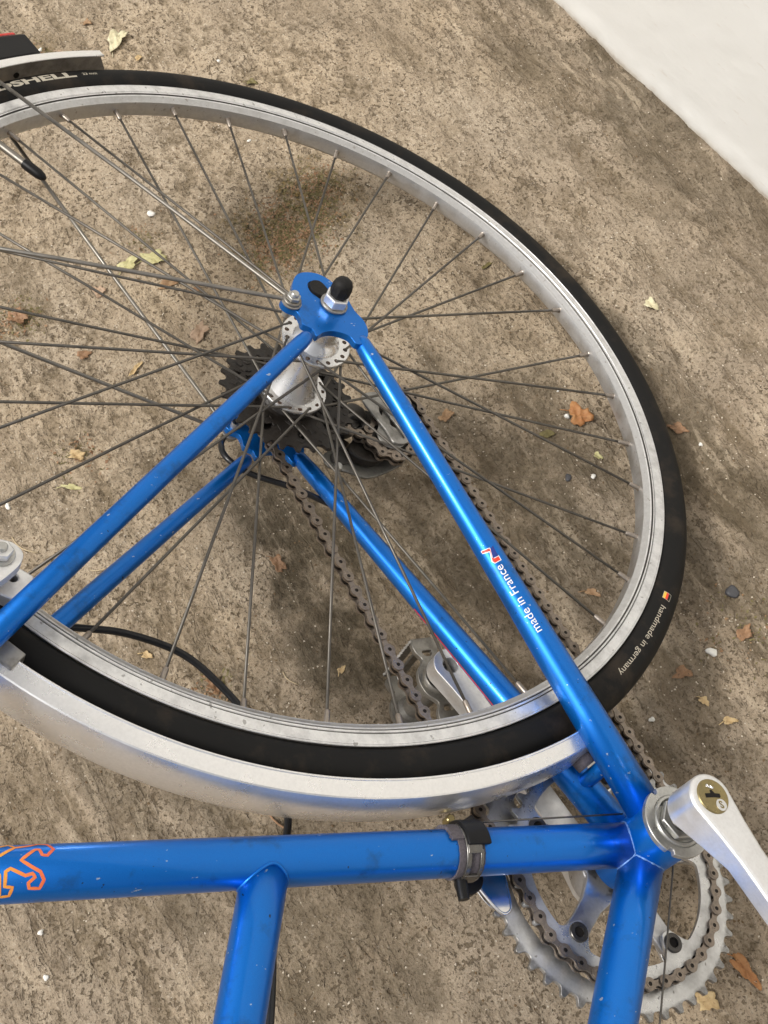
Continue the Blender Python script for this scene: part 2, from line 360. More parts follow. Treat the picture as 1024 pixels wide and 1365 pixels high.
def make_ground():
    st = .0018
    def axis(a, b, far):
        c = list(np.arange(a, b, st)); s = st; x = a; lo = []
        while x > -far: s *= 1.35; x -= s; lo.append(x)
        s = st; x = c[-1]; hi = []
        while x < far: s *= 1.35; x += s; hi.append(x)
        return np.array(lo[::-1] + c + hi)
    xs = axis(-.66, .80, 60); ys = axis(-.33, .74, 60)
    X, Y = np.meshgrid(xs, ys, indexing='ij'); h, dirt, dw = ground_fields(X, Y); stroke_ = ground_fields.stroke
    far = sstep(1.2, 2.5, np.hypot(X, Y)); h = h * (1 - far)
    wob = fbm(X, Y, .03, 101, 4); stain_shade = np.zeros_like(X); moss = np.zeros_like(X)
    for (sx, sy, rx, ry, k, kd) in STAINS_SHADE:
        c, s = math.cos(WANG), math.sin(WANG); u = (X - sx) * c + (Y - sy) * s; v = -(X - sx) * s + (Y - sy) * c
        d = np.sqrt((u / rx) ** 2 + (v / ry) ** 2) + (wob - .5) * 1.7
        q = k * sstep(1.25, .45, d)
        if kd: moss = np.maximum(moss, q)
        else: stain_shade = np.maximum(stain_shade, q)
    stain_shade = np.maximum(stain_shade, .75 * sstep(.06, .01, dw) * sstep(.35, .6, fbm(X, Y, .02, 7, 3, sx=3, rot=WANG)))
    shade_zone = np.clip(sstep(.34, .02, dw + (fbm(X, Y, .16, 301, 4) - .5) * .45) * .85 + sstep(-.02, -.34, X + (fbm(X, Y, .18, 311, 4) - .5) * .5 - .25 * Y) * .55, 0, 1)  # shade towards the wall and the front, painted into the floor colour
    n, m = X.shape; V = np.stack([X, Y, h], -1).reshape(-1, 3)
    idx = np.arange(n * m).reshape(n, m); F = np.stack([idx[:-1, :-1], idx[1:, :-1], idx[1:, 1:], idx[:-1, 1:]], -1).reshape(-1, 4)
    me = bpy.data.meshes.new('ground'); me.vertices.add(len(V)); me.vertices.foreach_set('co', V.ravel())
    me.loops.add(F.size); me.loops.foreach_set('vertex_index', F.ravel().astype(np.int32))
    me.polygons.add(len(F)); me.polygons.foreach_set('loop_start', np.arange(0, F.size, 4, dtype=np.int32))
    me.polygons.foreach_set('loop_total', np.full(len(F), 4, np.int32)); me.update(); me.validate(); me.shade_smooth()
    for nm, arr in (('dirt', dirt), ('stain_shade', stain_shade), ('moss', moss), ('shade_zone', shade_zone), ('stroke', stroke_)):
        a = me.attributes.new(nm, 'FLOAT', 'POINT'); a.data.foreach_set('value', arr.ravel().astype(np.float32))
    mt, t, p = newmat('rough_concrete')
    def attr(nm):
        a = t.nodes.new('ShaderNodeAttribute'); a.attribute_name = nm; return a.outputs['Fac']
    v = coords(t); big = noise(t, 5, 4, .6, v); mid = noise(t, 45, 6, .68, v, .6); fine = noise(t, 330, 5, .72, v); grit = noise(t, 1400, 2, .6, v)
    vor = noise(t, 420, kind='voronoi', vec=v)
    mc = t.nodes.new('ShaderNodeTexCoord'); mp1 = t.nodes.new('ShaderNodeMapping'); mp1.inputs['Rotation'].default_value = (0, 0, -WANG); mp1.inputs['Scale'].default_value = (.45, 1, 1)
    t.links.new(mc.outputs['Object'], mp1.inputs[0]); vs_ = mp1.outputs[0]
    c = mix(t, ramp(t, mid, [(.3, 0.0), (.7, 1.0)]), (.425, .33, .222), (.54, .43, .30))
    c = mix(t, ramp(t, big, [(.35, 0.0), (.65, .6)]), c, (.45, .38, .295))
    c = mix(t, ramp(t, noise(t, 24, 6, .72, vs_, .5), [(.48, 0.0), (.66, .50)]), c, (.235, .182, .125))
    c = mix(t, ramp(t, fine, [(.32, .60), (.48, 0.0)]), c, (.20, .148, .090))
    c = mix(t, ramp(t, fine, [(.57, 0.0), (.68, .65)]), c, (.64, .56, .45))
    c = mix(t, ramp(t, grit, [(.62, 0.0), (.70, .5)]), c, (.66, .60, .50))
    c = mix(t, ramp(t, grit, [(.32, .55), (.40, 0.0)]), c, (.16, .12, .08))
    shade_fac = mathn(t, 'MULTIPLY', attr('shade_zone'), ramp(t, noise(t, 30, 5, .65, vs_, .4), [(.25, .45), (.65, 1.0)]))
    c = mix(t, mathn(t, 'MULTIPLY', shade_fac, .62), c, (.205, .163, .122))
    c = mix(t, mathn(t, 'MULTIPLY', attr('dirt'), ramp(t, noise(t, 190, 4, .7, v), [(.3, .30), (.6, .75)])), c, (.12, .088, .048))
    stn_shade = mathn(t, 'MULTIPLY', attr('stain_shade'), ramp(t, noise(t, 85, 5, .7, v), [(.30, .5), (.55, 1.0)]))
    c = mix(t, mathn(t, 'MULTIPLY', stn_shade, .90), c, (.065, .050, .028))
    ms = mathn(t, 'MULTIPLY', attr('moss'), ramp(t, noise(t, 150, 5, .75, v), [(.38, .1), (.60, 1.0)]))
    c = mix(t, ms, c, mix(t, ramp(t, noise(t, 260, 3, .6, v), [(.4, 0.0), (.6, 1.0)]), (.035, .030, .010), (.20, .135, .045)))
    # crisp pits in the cement skin
    pn1 = noise(t, 130, 3, .55, vs_, .2); pn2 = noise(t, 250, 2, .5, v, .25)
    area = ramp(t, noise(t, 14, 3, .6, v), [(.35, .25), (.6, 1.0)])
    pit1 = mathn(t, 'MULTIPLY', ramp(t, pn1, [(.60, 0.0), (.65, 1.0)]), area)
    pit2 = mathn(t, 'MULTIPLY', ramp(t, pn2, [(.60, 0.0), (.635, .9)]), area)
    mp2 = t.nodes.new('ShaderNodeMapping'); mp2.inputs['Rotation'].default_value = (0, 0, -WANG - .05); mp2.inputs['Scale'].default_value = (.13, 1, 1)
    wv = t.nodes.new('ShaderNodeVectorMath'); wv.operation = 'MULTIPLY_ADD'; wv.inputs[1].default_value = (.035, .035, 0)
    nn_ = t.nodes.new('ShaderNodeTexNoise'); nn_.inputs['Scale'].default_value = 13; nn_.inputs['Detail'].default_value = 3; t.links.new(mc.outputs['Object'], nn_.inputs['Vector'])
    t.links.new(nn_.outputs['Color'], wv.inputs[0]); t.links.new(mc.outputs['Object'], wv.inputs[2]); t.links.new(wv.outputs[0], mp2.inputs[0])
    sk = noise(t, 95, 4, .62, mp2.outputs[0]); sk2 = noise(t, 50, 3, .6, mp2.outputs[0])
    streak = mathn(t, 'MULTIPLY', mathn(t, 'MAXIMUM', ramp(t, sk, [(.57, 0.0), (.625, 1.0)]), ramp(t, sk2, [(.57, 0.0), (.60, .8)])), mathn(t, 'MULTIPLY', attr('stroke'), ramp(t, noise(t, 40, 4, .65, v), [(.38, 0.1), (.58, 1.0)])))
    crest = mathn(t, 'MULTIPLY', ramp(t, sk, [(.36, 1.0), (.43, 0.0)]), attr('stroke'))
    c = mix(t, mathn(t, 'MULTIPLY', crest, .35), c, (.58, .48, .35))
    pits = mathn(t, 'MAXIMUM', mathn(t, 'MAXIMUM', pit1, pit2), streak)
    c = mix(t, mathn(t, 'MULTIPLY', pits, ramp(t, noise(t, 340, 3, .6, v), [(.35, .25), (.6, .75)])), c, (.15, .112, .072))
    c = mix(t, mathn(t, 'MULTIPLY', mathn(t, 'MAXIMUM', pit2, ramp(t, noise(t, 460, 2, .5, v), [(.60, 0.0), (.64, .8)])), .8), c, (.105, .078, .048))
    dk = ramp(t, noise(t, 520, 2, .5, v), [(.70, 0.0), (.73, .9)])
    c = mix(t, dk, c, (.06, .045, .03))
    t.links.new(c, p.inputs['Base Color'])
    t.links.new(ramp(t, stn_shade, [(0.0, .92), (1.0, .70)]), p.inputs['Roughness'])
    p.inputs['Specular IOR Level'].default_value = .25
    hh = mathn(t, 'ADD', fine, mathn(t, 'MULTIPLY', grit, .5)); hh = mathn(t, 'ADD', hh, mathn(t, 'MULTIPLY', vor, .4))
    pb = mathn(t, 'SUBTRACT', 1.0, pits)
    t.links.new(bump(t, hh, 1.0, .0013, bump(t, pb, .9, .0018, bump(t, mid, .7, .003))), p.inputs['Normal'])
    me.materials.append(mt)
    o = bpy.data.objects.new('ground', me); COL.objects.link(o)
    tag(o, 'rough weathered brown concrete floor with pits, brush ridges, dark stains and painted shade', kind='structure'); return o
make_ground()
def gz(x, y):
    return float(ground_fields(np.array([x]), np.array([y]))[0][0])

def make_wall():
    xs = np.concatenate([[-6, -3, -1.5], np.arange(-.55, .55, .004), [1.5, 3, 6]]); zs = np.concatenate([[-.05], np.arange(-.02, .42, .004), [.7, 1.2, 2.3]])
    X, Z = np.meshgrid(xs, zs, indexing='ij')
    d = (fbm(X, Z, .05, 201, 4) - .5) * .0010 + (fbm(X, Z, .014, 211, 3, sx=3, rot=-.5) - .5) * .0006 + (fbm(X, Z, .2, 221, 2) - .5) * .002
    d += .003 * sstep(.03, 0, Z) * fbm(X, Z, .02, 231, 3)
    pts = []
    for i in range(X.shape[0]):
        for j in range(X.shape[1]):
            q = W1 + WD * X[i, j] + WN * d[i, j]; pts.append((q[0], q[1], Z[i, j]))
    n, m = X.shape; F = [(i * m + j, (i + 1) * m + j, (i + 1) * m + j + 1, i * m + j + 1) for i in range(n - 1) for j in range(m - 1)]
    k = len(pts); th = .22
    for (x, z) in ((-6, -.05), (6, -.05), (6, 2.3), (-6, 2.3)):
        q = W1 + WD * x - WN * th; pts.append((q[0], q[1], z))
    a, b, c2, e = 0, (n - 1) * m, n * m - 1, m - 1
    F += [(k, k + 1, k + 2, k + 3), (a, b, k + 1, k), (b, c2, k + 2, k + 1), (c2, e, k + 3, k + 2), (e, a, k, k + 3)]
    mt, t, p = newmat('white_painted_plaster'); v = coords(t)
    nz = noise(t, 14, 5, .6, v); f = noise(t, 160, 5, .7, v); sc = noise(t, 60, 3, .6, coords(t, (.6, .6, 3), (0, .6, 0)))
    c = mix(t, nz, (.68, .675, .64), (.72, .715, .685))
    c = mix(t, ramp(t, f, [(.68, 0.0), (.74, .45)]), c, (.45, .38, .30))
    c = mix(t, ramp(t, sc, [(.66, 0.0), (.72, .25)]), c, (.55, .48, .40))
    tc = t.nodes.new('ShaderNodeTexCoord'); sp = t.nodes.new('ShaderNodeSeparateXYZ'); t.links.new(tc.outputs['Object'], sp.inputs[0])
    hgt = mathn(t, 'ADD', sp.outputs[2], mathn(t, 'MULTIPLY', mathn(t, 'SUBTRACT', noise(t, 40, 4, .7, v), .5), .012))
    c = mix(t, ramp(t, hgt, [(.0, .8), (.002, .35), (.009, 0.0)]), c, (.40, .345, .27))
    t.links.new(c, p.inputs['Base Color']); p.inputs['Roughness'].default_value = .7
    t.links.new(bump(t, mathn(t, 'ADD', f, sc), .35, .0005), p.inputs['Normal'])
    o = link('wall', pts, F, mt, None, True, False); o.data.set_sharp_from_angle(angle=math.radians(60))
    tag(o, 'low part of the white painted plaster wall rising behind the concrete floor', 'wall'); return o
make_wall()

# ------------------------------------------------------------------ the bicycle
BIKE = empty('bicycle')
BIKE.matrix_world = Matrix([list(TOW[0]), list(TOW[1]), list(TOW[2])]).to_4x4()
tag(BIKE, 'blue bicycle with silver mudguard lying on its drive side on the concrete', 'bicycle')
SA = 1.2867; DA = 2.3298
SD = np.array([math.cos(SA), math.sin(SA), 0]); DD = np.array([math.cos(DA), math.sin(DA), 0])
FRAME = MB().add(*lathe([(17.5, -34), (20, -34), (20.5, -33), (20.5, 33), (20, 34), (17.5, 34), (17.5, -34)], (0, 0), 64)).build('frame', M_BLUE, BIKE, smooth='auto')
def seam(D, other, r, rb, name='weld_seam'):
    N = np.cross([0, 0, 1.], D); mdir = D - other; pts = []
    for k in range(97):
        th = 2 * PI * k / 96; e = r * (math.cos(th) * np.array([0, 0, 1.]) + math.sin(th) * N)
        t = math.sqrt(max(rb * rb - (r * math.sin(th)) ** 2, 0)); t2 = -(e @ mdir) / (D @ mdir)
        pts.append(D * max(t, t2) + e * 1.0)
    sm = [np.mean([pts[(i + j) % 96] for j in (-1, 0, 1)], 0) for i in range(96)]; sm.append(sm[0])
    rr = [.35 + .55 * random.random() for _ in sm]; rr[-1] = rr[0]
    V, F = tube(sm, rr, 8, False); return MB().add(V, F).build(name, M_SCAR, FRAME)
MB().add(*tube([SD * 8, SD * 60, SD * 300, SD * 520], 14.3, 64)).build('seat_tube', M_BLUE, FRAME)
MB().add(*tube([DD * 8, DD * 60, DD * 300, DD * 620], 14.3, 64)).build('down_tube', M_BLUE, FRAME)
seam(SD, DD, 14.3, 20.5); seam(DD, SD, 14.3, 20.5)
# low second tube of the step-through frame, running from the seat tube to the head tube
T0 = np.array([71.9, 254.0, 0]); T1 = np.array([0, 296.5, 0]); TD = (T1 - T0) / np.linalg.norm(T1 - T0); TD = np.array([29.4, 277.2, 0]) ; TD = (T1 - TD) / np.linalg.norm(T1 - TD)
q = np.array([0, 296.5, 0]); s_hit = (q[0] * -TD[1] + q[1] * TD[0]) / (SD[0] * -TD[1] + SD[1] * TD[0]); P0 = SD * s_hit
MB().add(*tube([P0, P0 + TD * 40, P0 + TD * 300, P0 + TD * 560], 13.2, 64)).build('low_top_tube', M_BLUE, FRAME)
N_ = np.cross([0, 0, 1.], TD); pts = []
for k in range(97):
    th = 2 * PI * k / 96; e = 13.2 * (math.cos(th) * np.array([0, 0, 1.]) + math.sin(th) * N_)
    # intersect line P0+e+t*TD with the seat tube cylinder
    w = P0 + e; wp = w - SD * (w @ SD); tp = TD - SD * (TD @ SD); a = tp @ tp; b = 2 * wp @ tp; c = wp @ wp - 14.3 ** 2
    dsc = max(b * b - 4 * a * c, 0); pts.append(w + TD * ((-b + math.sqrt(dsc)) / (2 * a)))
MB().add(*tube(pts, 1.0, 8, False)).build('weld_seam', M_BLUE, FRAME)
def stay(name, P, r, flat=1.0, mat=M_BLUE):
    return MB().add(*tube(P, r, 40, True, flat)).build(name, mat, FRAME)
CSA = np.array([30, 2.2, 18.5]); CSB = np.array([400, 64, 69.6])
SSA = np.array([404, 82, 72.5]); SSB = np.array([150, 482, 17.7])
for s in (1, -1):
    f = np.array([1, 1, s])
    A, B = CSA * f, CSB * f; d = (B - A) / np.linalg.norm(B - A)
    stay('chain_stay', [A - d * 16, A + d * 60, A + (B - A) * .55, B - d * 34, B - d * 18, B - d * 14, B - d * 12.5], [12.4, 11.6, 8.6, 6.9, 6.0, 4.4, 1.5])
    A, B = SSA * f, SSB * f; d = (B - A) / np.linalg.norm(B - A)
    stay('seat_stay', [A + d * 23.5, A + d * 24.5, A + d * 27, A + d * 34, A + (B - A) * .4, B], [1.5, 3.4, 4.9, 5.5, 6.6, 8.0])
MB().add(*tube([(54, 8, -30), (54, 8, 30)], 5.5, 24)).build('chain_stay_bridge', M_BLUE, FRAME)
MB().add(*tube([(60, 12, 2), (66, 13.5, 2), (74, 15, 2)], [7.5, 8, 7], 24)).build('fender_spacer', M_SHIM, FRAME)
# dropouts
DO = [(395.2, 98.0), (397.8, 104.1), (405.5, 103.2), (412.2, 102.9), (415.4, 107.6), (419.9, 110.5), (424.9, 109.5), (428.0, 105.4), (431.7, 98.0), (438.1, 94.6), (445.4, 89.1), (448.8, 83.2), (449.3, 76.5), (447.5, 69.3), (442.5, 63.5), (434.7, 58.0), (427.3, 56.0), (418.0, 54.4), (402.9, 52.6), (398.8, 53.5), (392.2, 55.5), (384.9, 57.2), (378.6, 68.5), (386.0, 71.2), (390.4, 77.1), (392.4, 84.1), (391.2, 92.5), (387.3, 99.7)]
DO = [(395.2, 98.0), (400, 103.4), (405.5, 102.6), (412.2, 102.9), (415.4, 107.6), (419.9, 110.5), (424.9, 109.5), (428.0, 105.4), (431.7, 98.0), (438.1, 94.6), (445.4, 89.1), (448.8, 83.2), (449.3, 76.5), (447.5, 69.3), (442.5, 63.5), (434.7, 59.0), (424, 56.0), (410, 55.5), (400, 52.5), (391, 53.5), (384.5, 57.2), (378.6, 64), (379.5, 69.5), (386.0, 71.2), (390.4, 77.1), (392.4, 84.1), (391.2, 91.5), (388.5, 97.5)]
SLOT = [(437.5, 82.3), (440.6, 77.4), (439.5, 71.4), (434.1, 68.8), (424, 67.5), (414, 65.5), (409, 70), (414, 75.4), (423.2, 79), (430.0, 83.2)]
for s in (1, -1):
    z0, z1 = (66.0, 71.5) if s > 0 else (-71.5, -66.0)
    V, F = prism(smooth_poly(DO, 3), [smooth_poly(SLOT, 3)], z0, z1)
    MB().add(V, F).build('dropout', M_BLUE, FRAME, bevel=.9)
# small shift-cable stop brazed on the far seat stay, cut-off boss on near dropout
MB().add(*cylz((420, 104), 6.4, 71, 72.6, 24)).build('eyelet_boss', M_BLUE, FRAME)

# ---- rear wheel
WHEEL = empty('rear_wheel', BIKE); H2 = (HUB[0], HUB[1])
rimp = [(315.6, 10.6), (315.2, 11.0), (314.4, 11.0), (314.2, 10.6), (314.0, 11.0), (307.4, 11.0), (307.0, 10.2), (306.4, 10.2), (306.1, 10.9), (305.0, 10.9), (304.6, 9.9), (304.0, 9.9), (303.7, 10.3), (302.6, 10.0), (300.6, 7.4), (298.6, 6.6), (298.1, 4.5), (298.0, 0)]
prof = rimp + [(r, -z) for r, z in rimp[::-1][1:]]
prof = [(r, z) for r, z in prof] + [(314, -8), (314, 8)]
MB().add(*lathe(prof, H2, 288, close_prof=True)).build('rim', M_TRACK, WHEEL, smooth='auto')
RIMO = [o for o in WHEEL.children if o.name.startswith('rim')][0]; RIMO.data.materials.append(M_RIM); RIMO.data.materials.append(M_DKMET)
hx = L(HUB)
for pl in RIMO.data.polygons:
    r = math.hypot(pl.center[0] - hx[0], pl.center[1] - hx[1]) * 1000; z = abs(pl.center[2] - hx[2]) * 1000
    if r < 302.2: pl.material_index = 1
    elif z < 10.5 and (306.3 < r < 307.2 or 304.2 < r < 304.8 or 314.05 < r < 314.35): pl.material_index = 2
tp = []; ribs = {2: .35, 25: .35}
for k in range(28):
    a = math.radians(-140 + 280 * k / 27); r = 13.4 + ribs.get(k, 0)
    rr = r * (1.02 if abs(a) < .5 else 1); tp.append((327 + rr * math.cos(a) * (1.05 if abs(a) < 1.2 else 1.12), rr * math.sin(a)))
MB().add(*lathe(tp, H2, 288)).build('tyre', M_RUBBER, WHEEL)
PH = .4987; hubz = {1: 33.5, -1: -18.5}; flr = {1: 22.9, -1: 23.6}
spoke_holes = []
for k in range(36):
    a = PH - math.radians(10) * k; side = 1 if k % 2 else -1
    R_ = (k % 4 == 1) or (k % 4 == 0)
    ha = a + math.radians(-60 if R_ else 60)
    out = 1.6 if R_ else -1.6
    zf = hubz[side] + side * out
    rim_p = HUB + np.array([math.cos(a) * 297.5, math.sin(a) * 297.5, side * 1.5])
    hp = HUB + np.array([math.cos(ha) * flr[side], math.sin(ha) * flr[side], zf])
    hq = HUB + np.array([math.cos(ha) * flr[side], math.sin(ha) * flr[side], hubz[side] - side * out])
    spoke_holes.append((side, ha))
    d = (rim_p - hp) / np.linalg.norm(rim_p - hp)
    bow = np.array([0, 0, random.uniform(-.6, .6)])
    MB().add(*tube([hq, hp + d * .3, hp + d * 3, (hp + rim_p) / 2 + bow, rim_p], [1.05] * 5, 8)).build('spoke', M_SPOKE, WHEEL)
    b0 = rim_p + d * 2.5
    MB().add(*tube([b0, b0 - d * 2, b0 - d * 2.4, b0 - d * 11, b0 - d * 12], [2.6, 2.6, 2.0, 1.9, 1.3], 12)).build('spoke_nipple', M_NIPPLE, WHEEL, smooth='auto')
    if k % 3 == 0 or 1:
        c = HUB + np.array([math.cos(a) * 298.2, math.sin(a) * 298.2, side * 1.5])
# hub
hubprof_ = [(9, 60), (9, 52), (12.5, 52), (13.5, 50), (13.5, 44), (15.5, 40), (18.5, 37.2), (19.5, 35.2), (28.0, 35.0), (28.5, 34.3), (28.5, 32.7), (28.0, 32.0), (16, 31.4), (13, 29), (12.6, 22), (14.5, 8), (17.5, -4), (21, -12), (23.0, -16.2), (31.0, -17.0), (31.5, -17.6), (31.5, -19.4), (31, -20), (22, -20.4), (20, -24)]
hubprof = [(r * (.86 if z < 26 else .94) if r > 9.5 else r, 35.0 if (z == 35.0 or z == 35.2) else z) for r, z in hubprof_]
HUBO = MB().add(*lathe(hubprof, H2, 96)).build('hub', M_ALU, WHEEL, smooth='auto')
hb = MB()
for side, ha in spoke_holes:
    for dz in (1.05, -1.05):
        z = hubz[side] + (1.72 if dz > 0 else -1.72) * (1 if side > 0 else 1)
    for off in (0,):
        c = (HUB[0] + flr[side] * math.cos(ha + off), HUB[1] + flr[side] * math.sin(ha + off))
        z = (35.06 if side > 0 else -16.6)
        hb.add(*cylz(c, 1.75, z - 1.2, z + .05, 12))
hb.build('flange_holes', M_RUST, WHEEL, smooth=False)
MB().add(*cylz(H2, 5, -80, 82, 20)).build('axle', M_DKMET, WHEEL)
MB().add(*lathe([(5, 52), (11, 52.5), (11.5, 54), (11.5, 57), (10, 58), (10, 61), (8.6, 62), (8.6, 65.8), (5, 66)], H2, 40)).build('cone_locknut', M_GREY, WHEEL, smooth='auto')
hexp = lambda c, r, a0=0: circ(c, r, 6, a0)
nutm = MB().add(*lathe([(5.2, 71.6), (9.8, 71.6), (10.2, 72.2), (10.2, 73.2), (9.6, 73.8), (5.2, 73.8)], H2, 40))
nutm.build('axle_washer', M_GREY, WHEEL, smooth='auto')
MB().add(*prism(hexp(H2, 9.4, .35), [], 73.9, 81.5)).build('axle_nut', M_SATIN, WHEEL, bevel=.9)
cp = lathe([(6.2, 81.5), (7.0, 82.2), (7.5, 84.5), (7.5, 90), (6.6, 93.8), (4.3, 96.0), (.01, 96.6)], H2, 8)
MB().add(*cp).build('nut_cap', M_CAPB, WHEEL, smooth='auto')
# dark plug in place of the shade at the end of the dropout slot
MB().add(*prism(smooth_poly([(437.0, 81.2), (439.6, 77.2), (438.8, 72.4), (434.1, 70), (428, 69.5), (424, 76), (430.0, 82)], 3), [], 67.2, 73.2)).build('slot_shade_plug', M_CAPB, WHEEL, bevel=1.0)
# valve
va = math.radians(32.3); vd = np.array([math.cos(va), math.sin(va), 0])
MB().add(*tube([HUB + vd * 300, HUB + vd * 296, HUB + vd * 295.9, HUB + vd * 262], [4.6, 4.6, 3.0, 3.0], 16)).build('valve_stem', M_STAY, WHEEL, smooth='auto')
MB().add(*tube([HUB + vd * 266, HUB + vd * 263, HUB + vd * 252, HUB + vd * 248, HUB + vd * 246], [3.9, 4.2, 4.0, 3.0, 1.6], 16)).build('valve_cap', M_BLACK, WHEEL, smooth='auto')

# ---- freewheel sprockets
def toothed(c, N, root, tip, holes, z0, z1, phase=0, duty=.42, n=8):
    P = []
    for k in range(N):
        for j in range(n):
            f = j / n; a = phase + 2 * PI * (k + f) / N; u = abs(f - .5) * 2
            h = 1 - min(1, max(0, (u - duty * .35) / (duty * 1.15))); h = h * h * (3 - 2 * h)
            P.append((c[0] + (root + (tip - root) * h) * math.cos(a), c[1] + (root + (tip - root) * h) * math.sin(a)))
    return prism(P, holes, z0, z1)
CASS = empty('freewheel', BIKE)
for (N, z, rp) in ((26, -30, 52.7), (22, -34, 44.6), (19, -38, 38.6), (16, -42, 32.6), (13, -46, 26.5)):
    hl = [circ(H2, 17, 24)]
    if N == 26:
        for k in range(9):
            a = 2 * PI * k / 9 + .2; c = (HUB[0] + 39 * math.cos(a), HUB[1] + 39 * math.sin(a))
            hl.append([(c[0] + 5.2 * math.cos(g) * (1 if abs(math.sin(g - a)) < .5 else .6), c[1] + 5.2 * math.sin(g) * (1 if abs(math.sin(g - a)) < .5 else .6)) for g in [2 * PI * j / 10 for j in range(10)]])
    MB().add(*toothed(H2, N, rp - 2.9, rp + 2.5, hl, z - .95, z + .95, .1)).build('sprocket', M_GREASE, CASS, smooth=False)
MB().add(*lathe([(17, -23), (22, -23), (25, -26), (27, -50), (17, -52)], H2, 48)).build('freewheel_body', M_GREASE, CASS, smooth='auto')
gb = MB()
for k in range(150):
    a = random.uniform(0, 2 * PI); r = random.uniform(27, 48); c = HUB + np.array([r * math.cos(a), r * math.sin(a), -28.8]); s = random.uniform(.8, 3.0)
    V, F = box(c, [(1, random.random(), 0), (-random.random(), 1, 0), (0, 0, 1)], (s, s * random.uniform(.4, 1), random.uniform(.2, .7))); gb.add(V, F)
o = gb.build('grease_clumps', M_GREASE, CASS, bevel=.3); tag(o, kind='stuff')

# ---- chain along its path
pitch = 12.7
circles = [((0, 0), 78.9, -1, -38.0), (H2, 25.2, -1, -46.0), ((375.0, -12.0), 19.0, 1, -47.0), ((409.0, -38.0), 19.0, -1, -47.0)]
def tangent(c1, r1, s1, c2, r2, s2):
    # directed tangent from circle 1 to circle 2, s=+1 counter-clockwise travel, -1 clockwise
    c1 = np.array(c1); c2 = np.array(c2); d = c2 - c1; D = np.linalg.norm(d); u = d / D
    # offset from centre: p = c + r * s * R(-90)(t)  where t is direction of travel
    k = (r2 * s2 - r1 * s1) / D; co = math.sqrt(1 - k * k); perp = np.array([-u[1], u[0]])
    t = co * u + k * perp                      # travel direction
    nrm = np.array([t[1], -t[0]])
    return c1 + nrm * r1 * s1, c2 + nrm * r2 * s2
path = []
nC = len(circles); tans = []
for i in range(nC):
    a = circles[i]; b = circles[(i + 1) % nC]; tans.append(tangent(a[0], a[1], a[2], b[0], b[1], b[2]))
for i in range(nC):
    p, q = tans[i]; za, zb = circles[i][3], circles[(i + 1) % nC][3]
    for k in range(40): f = k / 40; path.append(np.array([*(p * (1 - f) + q * f), za * (1 - f) + zb * f]))
    c, r, s, z = circles[(i + 1) % nC]; q2 = tans[(i + 1) % nC][0]
    a0 = math.atan2(*(q - np.array(c))[::-1]); a1 = math.atan2(*(q2 - np.array(c))[::-1])
    while s > 0 and a1 < a0: a1 += 2 * PI
    while s < 0 and a1 > a0: a1 -= 2 * PI
    for k in range(60): a = a0 + (a1 - a0) * k / 60; path.append(np.array([c[0] + r * math.cos(a), c[1] + r * math.sin(a), z]))
seg = [np.linalg.norm(path[(i + 1) % len(path)] - path[i]) for i in range(len(path))]; tot = sum(seg)
NL = int(round(tot / pitch / 2)) * 2; cum = np.concatenate([[0], np.cumsum(seg)])
def on_path(s):
    s %= tot; i = min(int(np.searchsorted(cum, s, 'right')) - 1, len(path) - 1); f = (s - cum[i]) / max(seg[i], 1e-9)
    return path[i] * (1 - f) + path[(i + 1) % len(path)] * f
def link_mesh(outer):
    mb = MB(); out = []
    for a in range(13): g = PI / 4 + PI * 1.5 * a / 12; out.append((-6.35 + 4.3 * math.cos(g), 4.3 * math.sin(g)))
    out += [(-1.6, -2.1), (0, -1.85), (1.6, -2.1)]
    for a in range(13): g = -3 * PI / 4 + PI * 1.5 * a / 12; out.append((6.35 + 4.3 * math.cos(g), 4.3 * math.sin(g)))
    out += [(1.6, 2.1), (0, 1.85), (-1.6, 2.1)]
    zz = 3.1 if outer else 2.0
    for s in (-1, 1): mb.add(*prism(out, [], s * zz - .5, s * zz + .5))
    for x in (-6.35, 6.35):
        if outer: mb.add(*lathe([(.01, 3.65), (1.45, 3.65), (1.45, 3.85), (2.5, 3.85), (2.5, 3.5)], (x, 0), 14)); mb.add(*lathe([(.01, -4.1), (1.8, -4.1), (1.8, 3.0), (.01, 3.0)], (x, 0), 10))
        else: mb.add(*lathe([(.01, -1.5), (3.9, -1.5), (3.9, 1.5), (.01, 1.5)], (x, 0), 14))
    me = bpy.data.meshes.new('chain_link'); me.from_pydata([tuple(np.array(v) * .001) for v in mb.v], [], mb.f); me.update()
    me.materials.append(M_CHAIN)
    me.materials.append(M_CHAINDK)
    nplate = 2 * len(prism(out, [], 0, 1)[1])
    for pi, pl in enumerate(me.polygons):
        if pi >= nplate and not (outer and math.hypot(abs(pl.center[0]) - .00635, pl.center[1]) > .00165 and pl.center[2] > .0034): pl.material_index = 1
    if not outer:
        pass
    me.shade_smooth(); me.set_sharp_from_angle(angle=math.radians(40)); return me
LM = [link_mesh(True), link_mesh(False)]
CHAIN = empty('chain', BIKE)
for i in range(NL):
    a, b = on_path(i * tot / NL), on_path((i + 1) * tot / NL); c = (a + b) / 2; x = (b - a) / np.linalg.norm(b - a)
    z = np.array([0, 0, 1.]); z = z - x * (z @ x); z /= np.linalg.norm(z)
    wob = random.uniform(-.04, .04); y = np.cross(z, x); z = z * math.cos(wob) + y * math.sin(wob); y = np.cross(z, x)
    o = bpy.data.objects.new('chain_link', LM[i % 2]); COL.objects.link(o); o.parent = CHAIN
    cl = L(c); o.matrix_local = Matrix(((x[0], y[0], z[0], cl[0]), (x[1], y[1], z[1], cl[1]), (x[2], y[2], z[2], cl[2]), (0, 0, 0, 1)))

